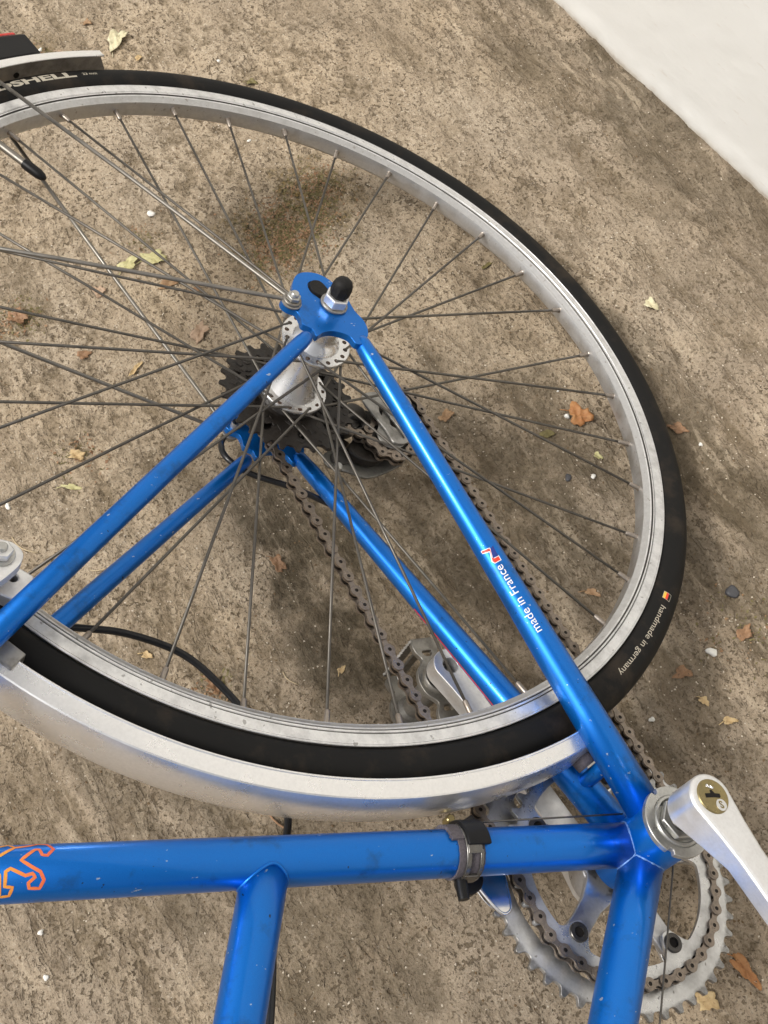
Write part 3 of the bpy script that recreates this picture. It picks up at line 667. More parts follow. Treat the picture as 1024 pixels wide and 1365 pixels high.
# ---- crankset
CR = empty('crankset', BIKE)
BOLT = [math.radians(46 + 72 * k) for k in range(5)]
def ring_with_tabs(ri, N, rp, z0, z1, tabs=True):
    # inner contour with rounded lobes at the five bolts
    inner = []
    for k in range(240):
        a = 2 * PI * k / 240; r = ri
        for b in BOLT:
            d = (a - b + PI) % (2 * PI) - PI; r = min(r, ri - (ri - 52.5) * math.exp(-(d * 61 / 8.5) ** 4))
        inner.append((r * math.cos(a), r * math.sin(a)))
    return toothed((0, 0), N, rp - 3.0, rp + 2.9, [inner], z0, z1, .03)
MB().add(*ring_with_tabs(67.5, 39, 78.9, -39.7, -36.5)).build('inner_chainring', M_RING, CR, bevel=.25)
MB().add(*ring_with_tabs(80.5, 48, 97.0, -47.8, -44.6)).build('outer_chainring', M_RING, CR, bevel=.25)
sp = MB()
for b in BOLT:
    d = np.array([math.cos(b), math.sin(b)]); n = np.array([-d[1], d[0]])
    P = [d * 10 + n * 17, d * 22 + n * 11.5, d * 36 + n * 8.0, d * 50 + n * 7.6, d * 60 + n * 8.6, d * 68 + n * 6, d * 70, d * 68 - n * 6, d * 60 - n * 8.6, d * 50 - n * 7.6, d * 36 - n * 8.0, d * 22 - n * 11.5, d * 10 - n * 17]
    sp.add(*prism(P, [], -44.4, -39.9))
sp.add(*lathe([(8, -40.5), (20, -40.5), (24, -42), (24, -60), (8, -62)], (0, 0), 48))
sp.build('spider', M_ARM, CR, bevel=.8)
for b in BOLT:
    c = (61 * math.cos(b), 61 * math.sin(b))
    bo = MB().add(*lathe([(3.6, -37.5), (3.6, -35.0), (6.2, -35.0), (6.6, -35.5), (6.6, -36.6)], c, 28)).build('chainring_bolt', M_DKMET, CR, smooth='auto')
    MB().add(*cylz(c, 3.5, -38, -36.2, 16)).build('bolt_socket', M_HOLE, CR, smooth=False)
# drive-side crank arm (pointing up and back) and its pedal eye with a recessed flute
ca = math.radians(9.5); cd = np.array([math.cos(ca), math.sin(ca), 0]); cn = np.array([-cd[1], cd[0], 0])
def armpoly(d, n, ln, w0, w1, eye0, eye1, o=(0, 0, 0)):
    d = d[:2]; n = n[:2]; o = np.array(o[:2]); P = []
    for k in range(15): g = PI / 2 + PI * k / 14; P.append(o + eye0 * (math.cos(g) * d + math.sin(g) * n))
    P += [o + d * 22 - n * (w0 + (eye0 - w0) * .35), o + d * 40 - n * w0, o + d * (ln - 34) - n * w1, o + d * (ln - 17) - n * (w1 + (eye1 - w1) * .4)]
    for k in range(15): g = -PI / 2 + PI * k / 14; P.append(o + d * ln + eye1 * (math.cos(g) * d + math.sin(g) * n))
    P += [o + d * (ln - 17) + n * (w1 + (eye1 - w1) * .4), o + d * (ln - 34) + n * w1, o + d * 40 + n * w0, o + d * 22 + n * (w0 + (eye0 - w0) * .35)]
    return [tuple(p) for p in P]
MB().add(*prism(armpoly(cd, cn, 180, 11.5, 9.0, 18, 13.5), [circ((180 * cd[0], 180 * cd[1]), 6.2, 24)], -72, -58)).build('right_crank_arm', M_SATIN, CR, bevel=3.5)
# left crank arm, pointing forward and down
la = math.radians(186); ld = np.array([math.cos(la), math.sin(la), 0]); ln_ = np.array([-ld[1], ld[0], 0])
def crank_left():
    mb = MB(); O = armpoly(ld, ln_, 170, 10.6, 9.2, 15.6, 13.5); I = armpoly(ld, ln_, 170, 8.4, 7.2, 13.8, 11.6)
    n = len(O); lev = []
    def zf(p):      # the front face dips slightly away from the eye, back face follows the flare of the arm
        s = max(0.0, float(np.dot(p, ld[:2]))); return s
    for (Pl, kind) in ((O, 'b'), (O, 'm'), (O, 'f1'), (I, 'f2')):
        row = []
        for p in Pl:
            s = zf(p); sb = 50 + 13 * min(1, s / 45.)
            z = {'b': sb, 'm': 66.0, 'f1': 74.8, 'f2': 76.3}[kind]; row.append((p[0], p[1], z))
        lev.append(row)
    V = [v for r in lev for v in r]; F = []
    for j in range(3):
        for k in range(n): F.append((j * n + k, j * n + (k + 1) % n, (j + 1) * n + (k + 1) % n, (j + 1) * n + k))
    F.append(tuple(3 * n + k for k in range(n))); F.append(tuple(k for k in range(n))[::-1])
    mb.add(V, F); return mb.build('left_crank_arm', M_SATIN, CR, bevel=.8)
crank_left()
# dust cap with key slot and emblem
MB().add(*lathe([(.01, 76.9), (9.9, 76.9), (10.6, 77.2), (11.0, 76.9), (11.4, 76.2), (11.4, 75.4)], (0, 0), 48)).build('dust_cap', M_BRONZE, CR, smooth='auto')
# screen directions in the face of the cap
SXD = np.array([-.438, -.80]); SXD /= np.linalg.norm(SXD); SYD = np.array([.806, -.148]); SYD /= np.linalg.norm(SYD)
def capxy(a, b): return tuple(SXD * a + SYD * b)
MB().add(*prism([capxy(*q) for q in ((-6.2, -2.2), (-1.8, -1.2), (1.4, -.6), (4.6, -.4), (5.6, .6), (5.8, 2.6), (2.0, 2.2), (.6, 4.2), (-1.0, 3.8), (-1.4, 1.6), (-5.8, .6))], [], 76.95, 77.05)).build('key_slot', M_HOLE, CR, smooth=False)
def text_mesh(txt, size, bold=0.0):
    cu = bpy.data.curves.new('lettering', 'FONT'); cu.body = txt; cu.size = size; cu.resolution_u = 4; cu.offset = bold; cu.align_x = 'CENTER'; cu.align_y = 'CENTER'
    ob = bpy.data.objects.new('lettering', cu); COL.objects.link(ob); dg = bpy.context.evaluated_depsgraph_get()
    me = bpy.data.meshes.new_from_object(ob.evaluated_get(dg)); V = [tuple(v.co) for v in me.vertices]; F = [tuple(p.vertices) for p in me.polygons]
    bpy.data.objects.remove(ob); bpy.data.curves.remove(cu); bpy.data.meshes.remove(me)
    # cut long faces so lettering can wrap around curved surfaces
    bm = bmesh.new(); vs = [bm.verts.new(v) for v in V]
    for f in F:
        try: bm.faces.new([vs[i] for i in f])
        except ValueError: pass
    bmesh.ops.triangulate(bm, faces=bm.faces[:])
    for _ in range(2):
        es = [e for e in bm.edges if e.calc_length() > size * .18]
        if es: bmesh.ops.subdivide_edges(bm, edges=es, cuts=1); bmesh.ops.triangulate(bm, faces=bm.faces[:])
    bm.verts.index_update(); V = [tuple(v.co) for v in bm.verts]; F = [tuple(v.index for v in f.verts) for f in bm.faces]; bm.free()
    return V, F
c0 = (3.4, -5.2)
MB().add(*cylz(capxy(*c0), 3.9, 76.8, 77.15, 24)).build('cap_emblem', M_CHROME, CR, smooth='auto')
V, F = text_mesh('S', 6.6, .12)
MB().add([(*capxy(c0[0] + v[0], c0[1] + v[1]), 77.3) for v in V], F).build('cap_letter', M_BRONZE, CR, smooth=False)
pts = spline([(*capxy(-2.8, 5.4), 77.2), (*capxy(-1.6, 7.2), 77.2), (*capxy(-.6, 5.2), 77.2), (*capxy(.8, 7.0), 77.2), (*capxy(1.4, 5.0), 77.2), (*capxy(2.4, 6.2), 77.2)], 5)
MB().add(*tube(pts, .55, 6)).build('cap_scroll', M_CHROME, CR)
# bottom bracket: lockring with notches, cup, spindle
BB = empty('bottom_bracket', BIKE)
lk = []
for k in range(144):
    a = 2 * PI * k / 144; r = 23.6
    for n0 in (math.radians(12), math.radians(132), math.radians(252)):
        if abs((a - n0 + PI) % (2 * PI) - PI) < .085: r = 20.8
    lk.append((r * math.cos(a), r * math.sin(a)))
MB().add(*prism(lk, [circ((0, 0), 17.2, 48)], 34.2, 38.2)).build('lockring', M_CUP, BB, bevel=.5)
MB().add(*lathe([(17.1, 34), (17.1, 38.8), (16.6, 39.6), (15.2, 39.8), (14.6, 38.6), (13.8, 37.8), (8.2, 37.6)], (0, 0), 64)).build('bearing_cup', M_CUP, BB, smooth='auto')
MB().add(*prism(circ((0, 0), 14.2, 6, .25), [circ((0, 0), 8.6, 32)], 37.8, 42.6)).build('cup_hexagon', M_CUP, BB, bevel=.7)
MB().add(*cylz((0, 0), 8.2, -60, 52, 32)).build('spindle', M_DKMET, BB)

# ---- drive-side pedal
PED = empty('pedal', BIKE)
pe = cd * 180
def pz(v, z): return np.array([v[0], v[1], z], float)
u = np.array([-.985, .12, 0]); u /= np.linalg.norm(u); w = np.array([u[1], -u[0], 0])       # along the tread, across it
MB().add(*cylz(pe[:2], 5.5, -80, -66, 20)).build('pedal_axle', M_DKMET, PED)
MB().add(*lathe([(6, -76), (12, -76), (13, -77.5), (13, -81), (10, -83), (9, -110), (9, -126), (12, -128), (12, -136), (.01, -137)], pe[:2], 40)).build('pedal_barrel', M_PEDAL, PED, smooth='auto')
MB().add(*lathe([(6.3, -75.6), (11, -75.6), (11.4, -76.4), (11.4, -77.2)], pe[:2], 40)).build('bearing_seal', M_BLACK, PED, smooth='auto')
def along(a, b): return tuple((pe + u * a + w * b)[:2])
for z0, z1, hw in ((-85, -80.5, 31), (-137, -133, 27)):
    P = smooth_poly([along(-hw - 4, -9), along(-hw - 4, 9), along(-hw + 6, 10), along(-18, 6.5), along(-10, 13.5), along(0, 16), along(10, 13.5), along(18, 6.5), along(hw - 6, 10), along(hw + 4, 9), along(hw + 4, -9), along(hw - 6, -10), along(18, -6.5), along(10, -13.5), along(0, -16), along(-10, -13.5), along(-18, -6.5), along(-hw + 6, -10)], 3)
    slots = [smooth_poly([along(s * (hw - 6), -4), along(s * (hw - 6), 4), along(s * 21, 2.5), along(s * 21, -2.5)][::s], 3) for s in (1, -1)]
    MB().add(*prism(P, slots, z0, z1)).build('pedal_body', M_PEDAL, PED, bevel=.9)
for s in (-1, 1):
    for t_ in (-1, 1):
        a = s * 35; V = []; F = []; n = 26
        for k in range(n + 1):
            z = -82 - 54 * k / n
            for (q, hh) in ((a - 1.0, 1), (a + 1.0, 1)):
                base = 3 * t_; tip = (9.5 + (1.5 if k % 2 else 0)) * t_
                V.append(pz(pe + u * q + w * base, z)); V.append(pz(pe + u * q + w * tip, z))
        for k in range(n):
            i = k * 4; j = i + 4
            F += [(i, i + 1, j + 1, j), (i + 2, j + 2, j + 3, i + 3), (i + 1, i + 3, j + 3, j + 1), (i, j, j + 2, i + 2)]
        F += [(0, 2, 3, 1), (n * 4, n * 4 + 1, n * 4 + 3, n * 4 + 2)]
        MB().add(V, F).build('pedal_cage', M_PEDAL, PED, smooth=False)
    MB().add(*box(pz(pe + u * s * 33, -84), [u, w, (0, 0, 1)], (4, 9, 2.2))).build('cage_bracket', M_PEDAL, PED, bevel=.8)
MB().add(*box(pz(pe - u * 20 + w * 12.5, -108), [u, w, (0, 0, 1)], (8, 1.6, 3.2))).build('pedal_reflector', M_WHITE, PED, bevel=.4)

# ---- rear derailleur
RD = empty('rear_derailleur', BIKE)
def pulley(c, N, rp, z):
    MB().add(*toothed(c, N, rp - 3.5, rp + 2.2, [circ(c, 5, 16)], z - 1.2, z + 1.2)).build('jockey_wheel', M_GREASE, RD, smooth=False)
    MB().add(*lathe([(3, z + 3.2), (6, z + 3.2), (6.5, z + 2.6), (6.5, z - 2.6), (6, z - 3.2), (3, z - 3.2)], c, 24)).build('jockey_bolt', M_GREY, RD, smooth='auto')
P1 = (375.0, -12.0); P2 = (409.0, -38.0)
pulley(P1, 9, 19, -47); pulley(P2, 9, 19, -47)
cage = capsule2(P1, P2, 12.5, 11, 12)
def inset(a, b, ra, rb, fa=.28, fb=.72):
    a = np.array(a, float); b = np.array(b, float); return capsule2(a + (b - a) * fa, a + (b - a) * fb, ra, rb, 8)
MB().add(*prism(cage, [inset(P1, P2, 4, 4, .35, .66)], -43.2, -41.4)).build('inner_cage_plate', M_GREY, RD, bevel=.4)
MB().add(*prism(capsule2(P1, P2, 13.5, 13, 12), [], -55, -53)).build('outer_cage_plate', M_DKMET, RD, bevel=.4)
MB().add(*prism(smooth_poly([(388, 12), (377, 24), (366, 20), (360, 6), (366, -10), (380, -26), (398, -24), (412, -10), (404, 4)], 3), [], -60.5, -52)).build('parallelogram', M_GREASE, RD, bevel=1.2)
MB().add(*prism(smooth_poly([(420, 2), (408, 22), (392, 20), (396, 2), (410, -8)], 3), [], -62, -50)).build('upper_knuckle', M_DKMET, RD, bevel=1.5)
MB().add(*tube([(396 + 7 * math.cos(k * .7), 10 + 7 * math.sin(k * .7), -51 + k * .16) for k in range(40)], .9, 6)).build('return_spring', M_DKMET, RD)
# inner parallelogram plate with its long slot, seen between the hub and the near chain stay
IP = [(417.6, -3.4), (419.3, -16.5), (409.2, -22.6), (373.4, -28.0), (365.0, -22.1), (366.8, -9.1), (380.5, -7.8), (406.8, -1.5)]
IS = [(402.8, -12.6), (402, -16), (373.7, -22.1), (371.1, -18.1), (393.0, -11.2)]
MB().add(*prism(smooth_poly(IP, 3), [smooth_poly(IS, 3)], -41, -38.6)).build('slotted_plate', M_GREY, RD, bevel=.8)
BP = [(383, 34), (379.5, 42.7), (368, 43.5), (359.5, 28), (351.5, 13), (355.5, -11.3), (361.2, -27), (369.8, -32.7), (377, -16), (381, 5.3), (384, 20)]
MB().add(*prism(smooth_poly(BP, 3), [], -64, -61.5)).build('derailleur_body', M_PLATE, RD, bevel=.6)
MB().add(*prism(smooth_poly([(381, 30), (377.5, 37), (370, 38), (367, 28), (372, 16), (380, 18)], 3), [], -61.4, -59.8)).build('body_face_plate', M_DKMET, RD, bevel=.5)
MB().add(*cylz((365.0, 36.5), 3.6, -61.5, -57.5, 20, .8)).build('pivot_bolt', M_CUP, RD, smooth='auto')
MB().add(*tube([(416.5, 50, -72), (412, 36, -74), (400, 26, -70), (384, 20, -66)], [8, 8.5, 8.5, 8], 20)).build('hanger_arm', M_DKMET, RD)
MB().add(*cylz((416.5, 48), 8.5, -82, -68, 24, 1)).build('mounting_bolt', M_DKMET, RD, smooth='auto')
for c, z in (((392, 2), -52), ((386, -24), -50), ((402, 8), -55), ((404, -22), -52)):
    MB().add(*cylz(c, 4.0, z - 6, z + 6, 16, .8)).build('link_pin', M_DKMET, RD, smooth='auto')

# ---- front derailleur
FD = empty('front_derailleur', BIKE)
SN = np.cross([0, 0, 1.], SD)                       # theta basis on the seat tube: e1 = z, e2 = D x z
E1 = np.array([0, 0, 1.]); E2 = np.cross(SD, E1)
def on_seat(s, th, r): th = math.radians(th); return SD * s + r * (math.cos(th) * E1 + math.sin(th) * E2)
def band(s_of, wd, th0, th1, r0, r1, n=48, jag=0.0, cut=None):
    V = []; F = []
    for k in range(n + 1):
        th = th0 + (th1 - th0) * k / n; s = s_of(th); wv = wd(th); j1 = random.uniform(-jag, jag); j2 = random.uniform(-jag, jag); jr = random.uniform(0, jag * .35)
        for (ss, rr) in ((s - wv / 2 + j1, r0), (s - wv / 2 + j1, r1 + jr), (s + wv / 2 + j2, r1 + jr), (s + wv / 2 + j2, r0)): V.append(on_seat(ss, th, rr))
    for k in range(n):
        for q in range(4): F.append((k * 4 + q, k * 4 + (q + 1) % 4, (k + 1) * 4 + (q + 1) % 4, (k + 1) * 4 + q))
    F += [(0, 1, 2, 3), tuple(n * 4 + q for q in (3, 2, 1, 0))]
    return V, F
MB().add(*band(lambda t: 143, lambda t: 13, 10, 190, 14.4, 16.6, 70, .9)).build('frayed_rubber_shim', M_SHIM, FD, smooth=False)
MB().add(*band(lambda t: 137, lambda t: 17, -180, 180, 14.35, 15.6, 96, .15)).build('clamp_liner', M_SHIM, FD, smooth=False)
MB().add(*band(lambda t: 133.0, lambda t: 15.5, -6, 176, 15.8, 19.2, 60)).build('clamp_block', M_BLACK, FD, bevel=1.0)
MB().add(*band(lambda t: 140, lambda t: 3.4, -120, 60, 15.7, 17.4, 60)).build('clamp_rib', M_DKCH, FD, bevel=.5)
MB().add(*band(lambda t: 131.2, lambda t: 2.4, -120, -14, 15.6, 17.2, 40)).build('clamp_strap', M_DKCH, FD, bevel=.4)
MB().add(*band(lambda t: 136, lambda t: 9.5, -22, -4, 15.6, 17.7, 16)).build('clamp_strap', M_DKCH, FD, bevel=.4)
MB().add(*band(lambda t: 136, lambda t: 9.5, -125, -70, 15.6, 17.7, 30)).build('clamp_strap', M_DKCH, FD, bevel=.4)
MB().add(*tube([on_seat(140, -95, 16), on_seat(141, -92, 24), on_seat(141, -92, 28)], [4, 3.6, 3.4], 14)).build('clamp_bolt', M_BLACK, FD, smooth='auto')
arm = MB(); arm.add(*tube([on_seat(134, 150, 20), on_seat(128, 170, 30), on_seat(118, 178, 40)], [9, 8, 6], 18)); arm.build('linkage_arm', M_BLACK, FD)
CG = [(58, 94), (50, 108), (36, 113), (22, 110.5), (8, 106.5), (1, 103.2), (-.5, 99), (2.2, 95), (12, 91.3), (28, 87), (44, 84)]
MB().add(*prism(smooth_poly(CG, 4), [], -32.6, -31.4)).build('inner_cage_plate', M_CHROME, FD, bevel=.4)
MB().add(*tube([(*p, -32) for p in smooth_poly(CG, 6)] + [(*smooth_poly(CG, 6)[0], -32)], 1.1, 8, False)).build('cage_lip', M_CHROME, FD)
CG2 = [(62, 88), (54, 98), (36, 102), (18, 100), (8, 96), (8, 91), (20, 86), (44, 82)]
MB().add(*prism(smooth_poly(CG2, 4), [], -51, -49.8)).build('outer_cage_plate', M_CHROME, FD, bevel=.4)
MB().add(*prism(smooth_poly([(38, 112), (33, 124), (26, 130), (17, 128), (17, 118), (24, 112)], 3), [], -26, -18)).build('limit_block', M_BLACK, FD, bevel=1.5)
MB().add(*box((60, 98, -41), [(1, .2, 0), (-.2, 1, 0), (0, 0, 1)], (3, 9, 9))).build('cage_bridge', M_DKMET, FD, bevel=.8)
MB().add(*cylz((62, 120), 3.0, -18, -10, 20, .7)).build('adjusting_screw', M_BRONZE, FD, smooth='auto')
MB().add(*tube([(53, 121, 4), (21.5, 12.9, 10)], .6, 6)).build('shift_cable', M_SPOKE, FD)

# ---- cables
MB().add(*tube([(-14, -14, 3), (-21.6, -10.5, 0), (-95, 57, 0), (-300, 258, 0)], .65, 6)).build('gear_cable', M_SPOKE, BIKE)
MB().add(*tube(spline([(430, 88, -82), (424, 104, -80), (409, 117.6, -73), (393, 119, -70), (376.3, 106, -70), (358.5, 77.4, -70), (338, 52.7, -70), (326, 40, -68)], 10), 2.5, 14)).build('rear_gear_housing', M_HOUSE, BIKE)
MB().add(*tube(spline([(300, 330, -70), (284, 300, -70), (275, 273, -70), (264.1, 246.1, -70), (242.1, 216.8, -70), (214.3, 200.3, -70), (180, 189, -70), (140, 187, -70), (109.5, 193, -70), (66.2, 221.9, -70), (3.6, 252.3, -70), (-80, 300, -70)], 10), 2.6, 14)).build('brake_cable_housing', M_HOUSE, BIKE)

# ---- mudguard with stays
FN = empty('mudguard', BIKE)
def fsec(off):
    P = [(341.2, 20.3), (342.5, 20.0), (351.2, 17.6), (352.0, 16.9)] + [(352.0 + 3.2 * (1 - (z_ / 16.9) ** 2), z_) for z_ in (14, 11, 8, 5, 2.5, 0)]
    P = P + [(r, -z) for r, z in P[::-1][1:]]
    return [(r - off * (1 if abs(z) < 18 else .2), z * (1 - off * .05)) for r, z in P]
out_, in_ = fsec(0), fsec(.9)
FV, FF = lathe(out_ + in_[::-1], (0, 0), 150, math.radians(7.5), math.radians(190.5), True); FV2 = []
for v in FV:                                   # the free end is cut a little slanting
    a = math.atan2(v[1], v[0]); r = math.hypot(v[0], v[1]); w_ = max(0.0, 1 - (a - math.radians(7.5)) / math.radians(9)) if a > 0 else 0
    a -= math.radians(3.4) * w_ * (20.3 - v[2]) / 40.6; FV2.append((HUB[0] + r * math.cos(a), HUB[1] + r * math.sin(a), v[2]))
fb = MB().add(FV2, FF).build('fender_blade', M_FEND, FN); fb.data.set_sharp_from_angle(angle=math.radians(17))
fb.data.materials.append(M_INFEND); kk = len(out_) * 2
for pi, pl in enumerate(fb.data.polygons):
    if pi < 150 * kk and len(out_) <= pi % kk <= 2 * len(out_) - 2: pl.material_index = 1
for s in (1, -1):
    # rolled lips and the raised line where flank meets crown
    pts = [(HUB[0] + 341.3 * math.cos(a), HUB[1] + 341.3 * math.sin(a), 20.0 * s) for a in np.linspace(math.radians(7.5), math.radians(190.5), 120)]
    MB().add(*tube(pts, .9, 8)).build('fender_lip', M_FEND, FN)
EYE = np.array([420, 104, 0])
for s in (1, -1):
    for th, rr in ((25.0, 343), (65, 343)):
        t = math.radians(th); end = HUB + np.array([rr * math.cos(t), rr * math.sin(t), (13 if th < 30 else 20) * s])
        a = EYE + np.array([0, 0, 74.6 * s]); d = (end - a) / np.linalg.norm(end - a)
        MB().add(*tube([a - d * 2 + (0, 0, 0), a + d * 6, (a + end) / 2 + np.array([0, 0, 1.2 * s]), end], 1.55, 12)).build('fender_stay', M_STAY, FN)
    t = math.radians(24.5)
    e = HUB + np.array([346 * math.cos(t), 346 * math.sin(t), 0])
    MB().add(*tube([e + (0, 0, 9 * s), e + (0, 0, 17 * s)], 3.4, 12)).build('stay_bolt', M_CUP, FN, smooth='auto')
    MB().add(*lathe([(2, 72 * s), (7.2, 72.2 * s), (7.4, 73.2 * s), (6, 74 * s), (2, 74.2 * s)], EYE[:2], 24)).build('eyelet_washer', M_GREY, FN, smooth='auto')
    MB().add(*prism(circ(EYE[:2], 5.2, 6, .3), [], 75.8 if s > 0 else -79.2, 79.2 if s > 0 else -75.8)).build('eyelet_nut', M_CUP, FN, bevel=.5)
    MB().add(*lathe([(.01, 82.0 * s), (2.6, 81.8 * s), (3.2, 81.0 * s), (3.2, 60 * s)], EYE[:2], 16)).build('eyelet_bolt', M_CUP, FN, smooth='auto')
    pts = [EYE + np.array([5.4 * math.cos(k * .5), 5.4 * math.sin(k * .5), (74.6) * s]) for k in range(12)]
    MB().add(*tube(pts, 1.5, 8)).build('stay_loop', M_STAY, FN)
# dark hole in the blade near its end
t = math.radians(19.0); dct = np.array([math.cos(t), math.sin(t), 0])
MB().add(*tube([HUB + dct * 354.5 + (0, 0, -3), HUB + dct * 353.6 + (0, 0, -3)], 2.6, 16)).build('blade_hole', M_HOLE, FN, smooth=False)
# bracket of the mudguard under the brake bridge
t = math.radians(122.6); r_ = np.array([math.cos(t), math.sin(t), 0]); g_ = np.array([-r_[1], r_[0], 0])
MB().add(*box(HUB + r_ * 341 + (0, 0, 16.5), [g_, r_, (0, 0, 1)], (20, 6.0, 5.5))).build('bridge_bracket', M_GREY, FN, bevel=.8)
# rear light on the outside of the blade
LG = empty('rear_light', BIKE)
def arcpoly(r0, r1, a0, a1, n=10):
    A = np.radians(np.linspace(a0, a1, n)); return [(HUB[0] + r0 * math.cos(a), HUB[1] + r0 * math.sin(a)) for a in A] + [(HUB[0] + r1 * math.cos(a), HUB[1] + r1 * math.sin(a)) for a in A[::-1]]
MB().add(*prism(arcpoly(355.6, 384, 15.2, 27), [], -13, 13)).build('light_housing', M_BLACK, LG, bevel=3)
MB().add(*prism(arcpoly(384.1, 388, 16.2, 27), [], -11.5, 11.5)).build('light_lens', M_REDLENS, LG, bevel=1.5)

# ---- rear brake caliper arm beside the near seat stay
BR = empty('rear_brake', BIKE)
MB().add(*prism(smooth_poly([(286, 372), (283, 352), (280.5, 342), (276.5, 335.5), (269.5, 332.5), (262.8, 335.8), (257.5, 343), (252, 353), (242, 376), (230, 400), (262, 402)], 4), [], 37, 45)).build('caliper_arm', M_SATIN, BR, bevel=1.8)
MB().add(*cylz((270.5, 344.6), 8.0, 45.1, 46.4, 28, .3)).build('arm_washer', M_CUP, BR, smooth='auto')
MB().add(*prism(circ((270.5, 344.6), 6.4, 6, .2), [], 46.5, 51.5)).build('arm_nut', M_SATIN, BR, bevel=.7)
MB().add(*cylz((270.5, 344.6), 3.0, 51.4, 54, 16, .6)).build('arm_bolt', M_CUP, BR, smooth='auto')
a_ = np.array([271.0, 334.5]); b_ = np.array([256.0, 344.0])
MB().add(*prism([(262.9, 347.2), (271.7, 333.3), (262.6, 325.5), (254.5, 328.5), (249.5, 340.6), (256.0, 347.5)], [circ((264.0, 337.0), 2.6, 16)], 18, 29)).build('pad_holder', M_SATIN, BR, bevel=.9)
MB().add(*prism([(268, 350), (276, 334.5), (266, 323), (250, 333), (246, 345), (254, 352)], [], 12.5, 18)).build('brake_pad', M_BLACK, BR, bevel=.9)
MB().add(*cylz((264.0, 337.0), 2.5, 19, 20, 14)).build('holder_hole', M_HOLE, BR, smooth=False)

# ---- lettering and emblems
PR = FRAME
def wrap_cyl(V, A, D, rf, s0, th0, off, flip=False):
    D, e1, _ = frame_of(D); e1 = np.array([0, 0, 1.]) - D * D[2]; e1 /= np.linalg.norm(e1); e2 = np.cross(D, e1); out = []
    for x, y, *_r in V:
        s = s0 + x; r = rf(s); th = math.radians(th0) + y / r
        out.append(np.asarray(A) + D * s + (r + off) * (math.cos(th) * e1 + math.sin(th) * e2))
    return out
csd = (CSB - CSA); csl = np.linalg.norm(csd); csd = csd / csl
pos_s = [-16, 60, csl * .55, csl - 22, csl - 6]; pos_r = [12.4, 11.6, 8.6, 6.6, 5.6]
csr = lambda s: float(np.interp(s, pos_s, pos_r))
V, F = text_mesh('made in France', 8.2, .0)
w_ = max(v[0] for v in V) - min(v[0] for v in V); V = [(v[0] * 52 / w_, -v[1]) for v in V]
MB().add(wrap_cyl(V, CSA, csd, csr, 146, -36, .12), F).build('made_in_france_lettering', M_WHITE, FRAME, smooth=False)
def flatpoly(P):
    V, F = prism(P, [], 0, 1); n = len(P); bm = bmesh.new()
    vs = [bm.verts.new((p[0], p[1], 0)) for p in P]; es = [bm.edges.new((vs[i], vs[(i + 1) % n])) for i in range(n)]
    bmesh.ops.triangle_fill(bm, edges=es)
    for _ in range(2):
        es = [e for e in bm.edges if e.calc_length() > 2.5]
        if es: bmesh.ops.subdivide_edges(bm, edges=es, cuts=1); bmesh.ops.triangulate(bm, faces=bm.faces[:])
    bm.verts.index_update(); V = [tuple(v.co) for v in bm.verts]; F = [tuple(v.index for v in f.verts) for f in bm.faces]; bm.free(); return V, F
for P, mt, off in (([(0, -6), (0, 1.5), (3, 3.4), (11, 0.2), (13, 7.4), (16, 7.2), (14.5, -2.2), (6, -1.5), (5, -6)], M_WHITE, .10),
                   ([(.6, -5.2), (.6, 1.2), (3, 2.4), (6.0, 1.0), (4.2, -.8), (4.2, -5.2)], M_RED, .16),
                   ([(3.6, 2.3), (11.6, -.8), (13.6, 6.8), (15.3, 6.6), (14.0, -1.6), (11, -1.2)], M_RED, .16),
                   ([(4.6, -5.4), (5.0, .6), (8.5, -.6), (13.4, -2.2), (14.8, -6.2), (9, -5.6)], M_NAVY, .18)):
    P = [(a * .78, -b * .70) for a, b in P]; V, F = flatpoly(P); MB().add(wrap_cyl(V, CSA, csd, csr, 174.5, -38, off), F).build('stay_emblem', mt, FRAME, smooth=False)
# thin red line on the far chain stay
A = CSA * [1, 1, -1]; d = CSB * [1, 1, -1] - A; d = d / np.linalg.norm(d)
V = [(s, y) for s in np.linspace(-60, 70, 40) for y in (-.7, .7)]; F = [(2 * i, 2 * i + 2, 2 * i + 3, 2 * i + 1) for i in range(39)]
MB().add(wrap_cyl(V, A, d, csr, 130, -106, .12), F).build('red_pinstripe', M_RED, FRAME, smooth=False)
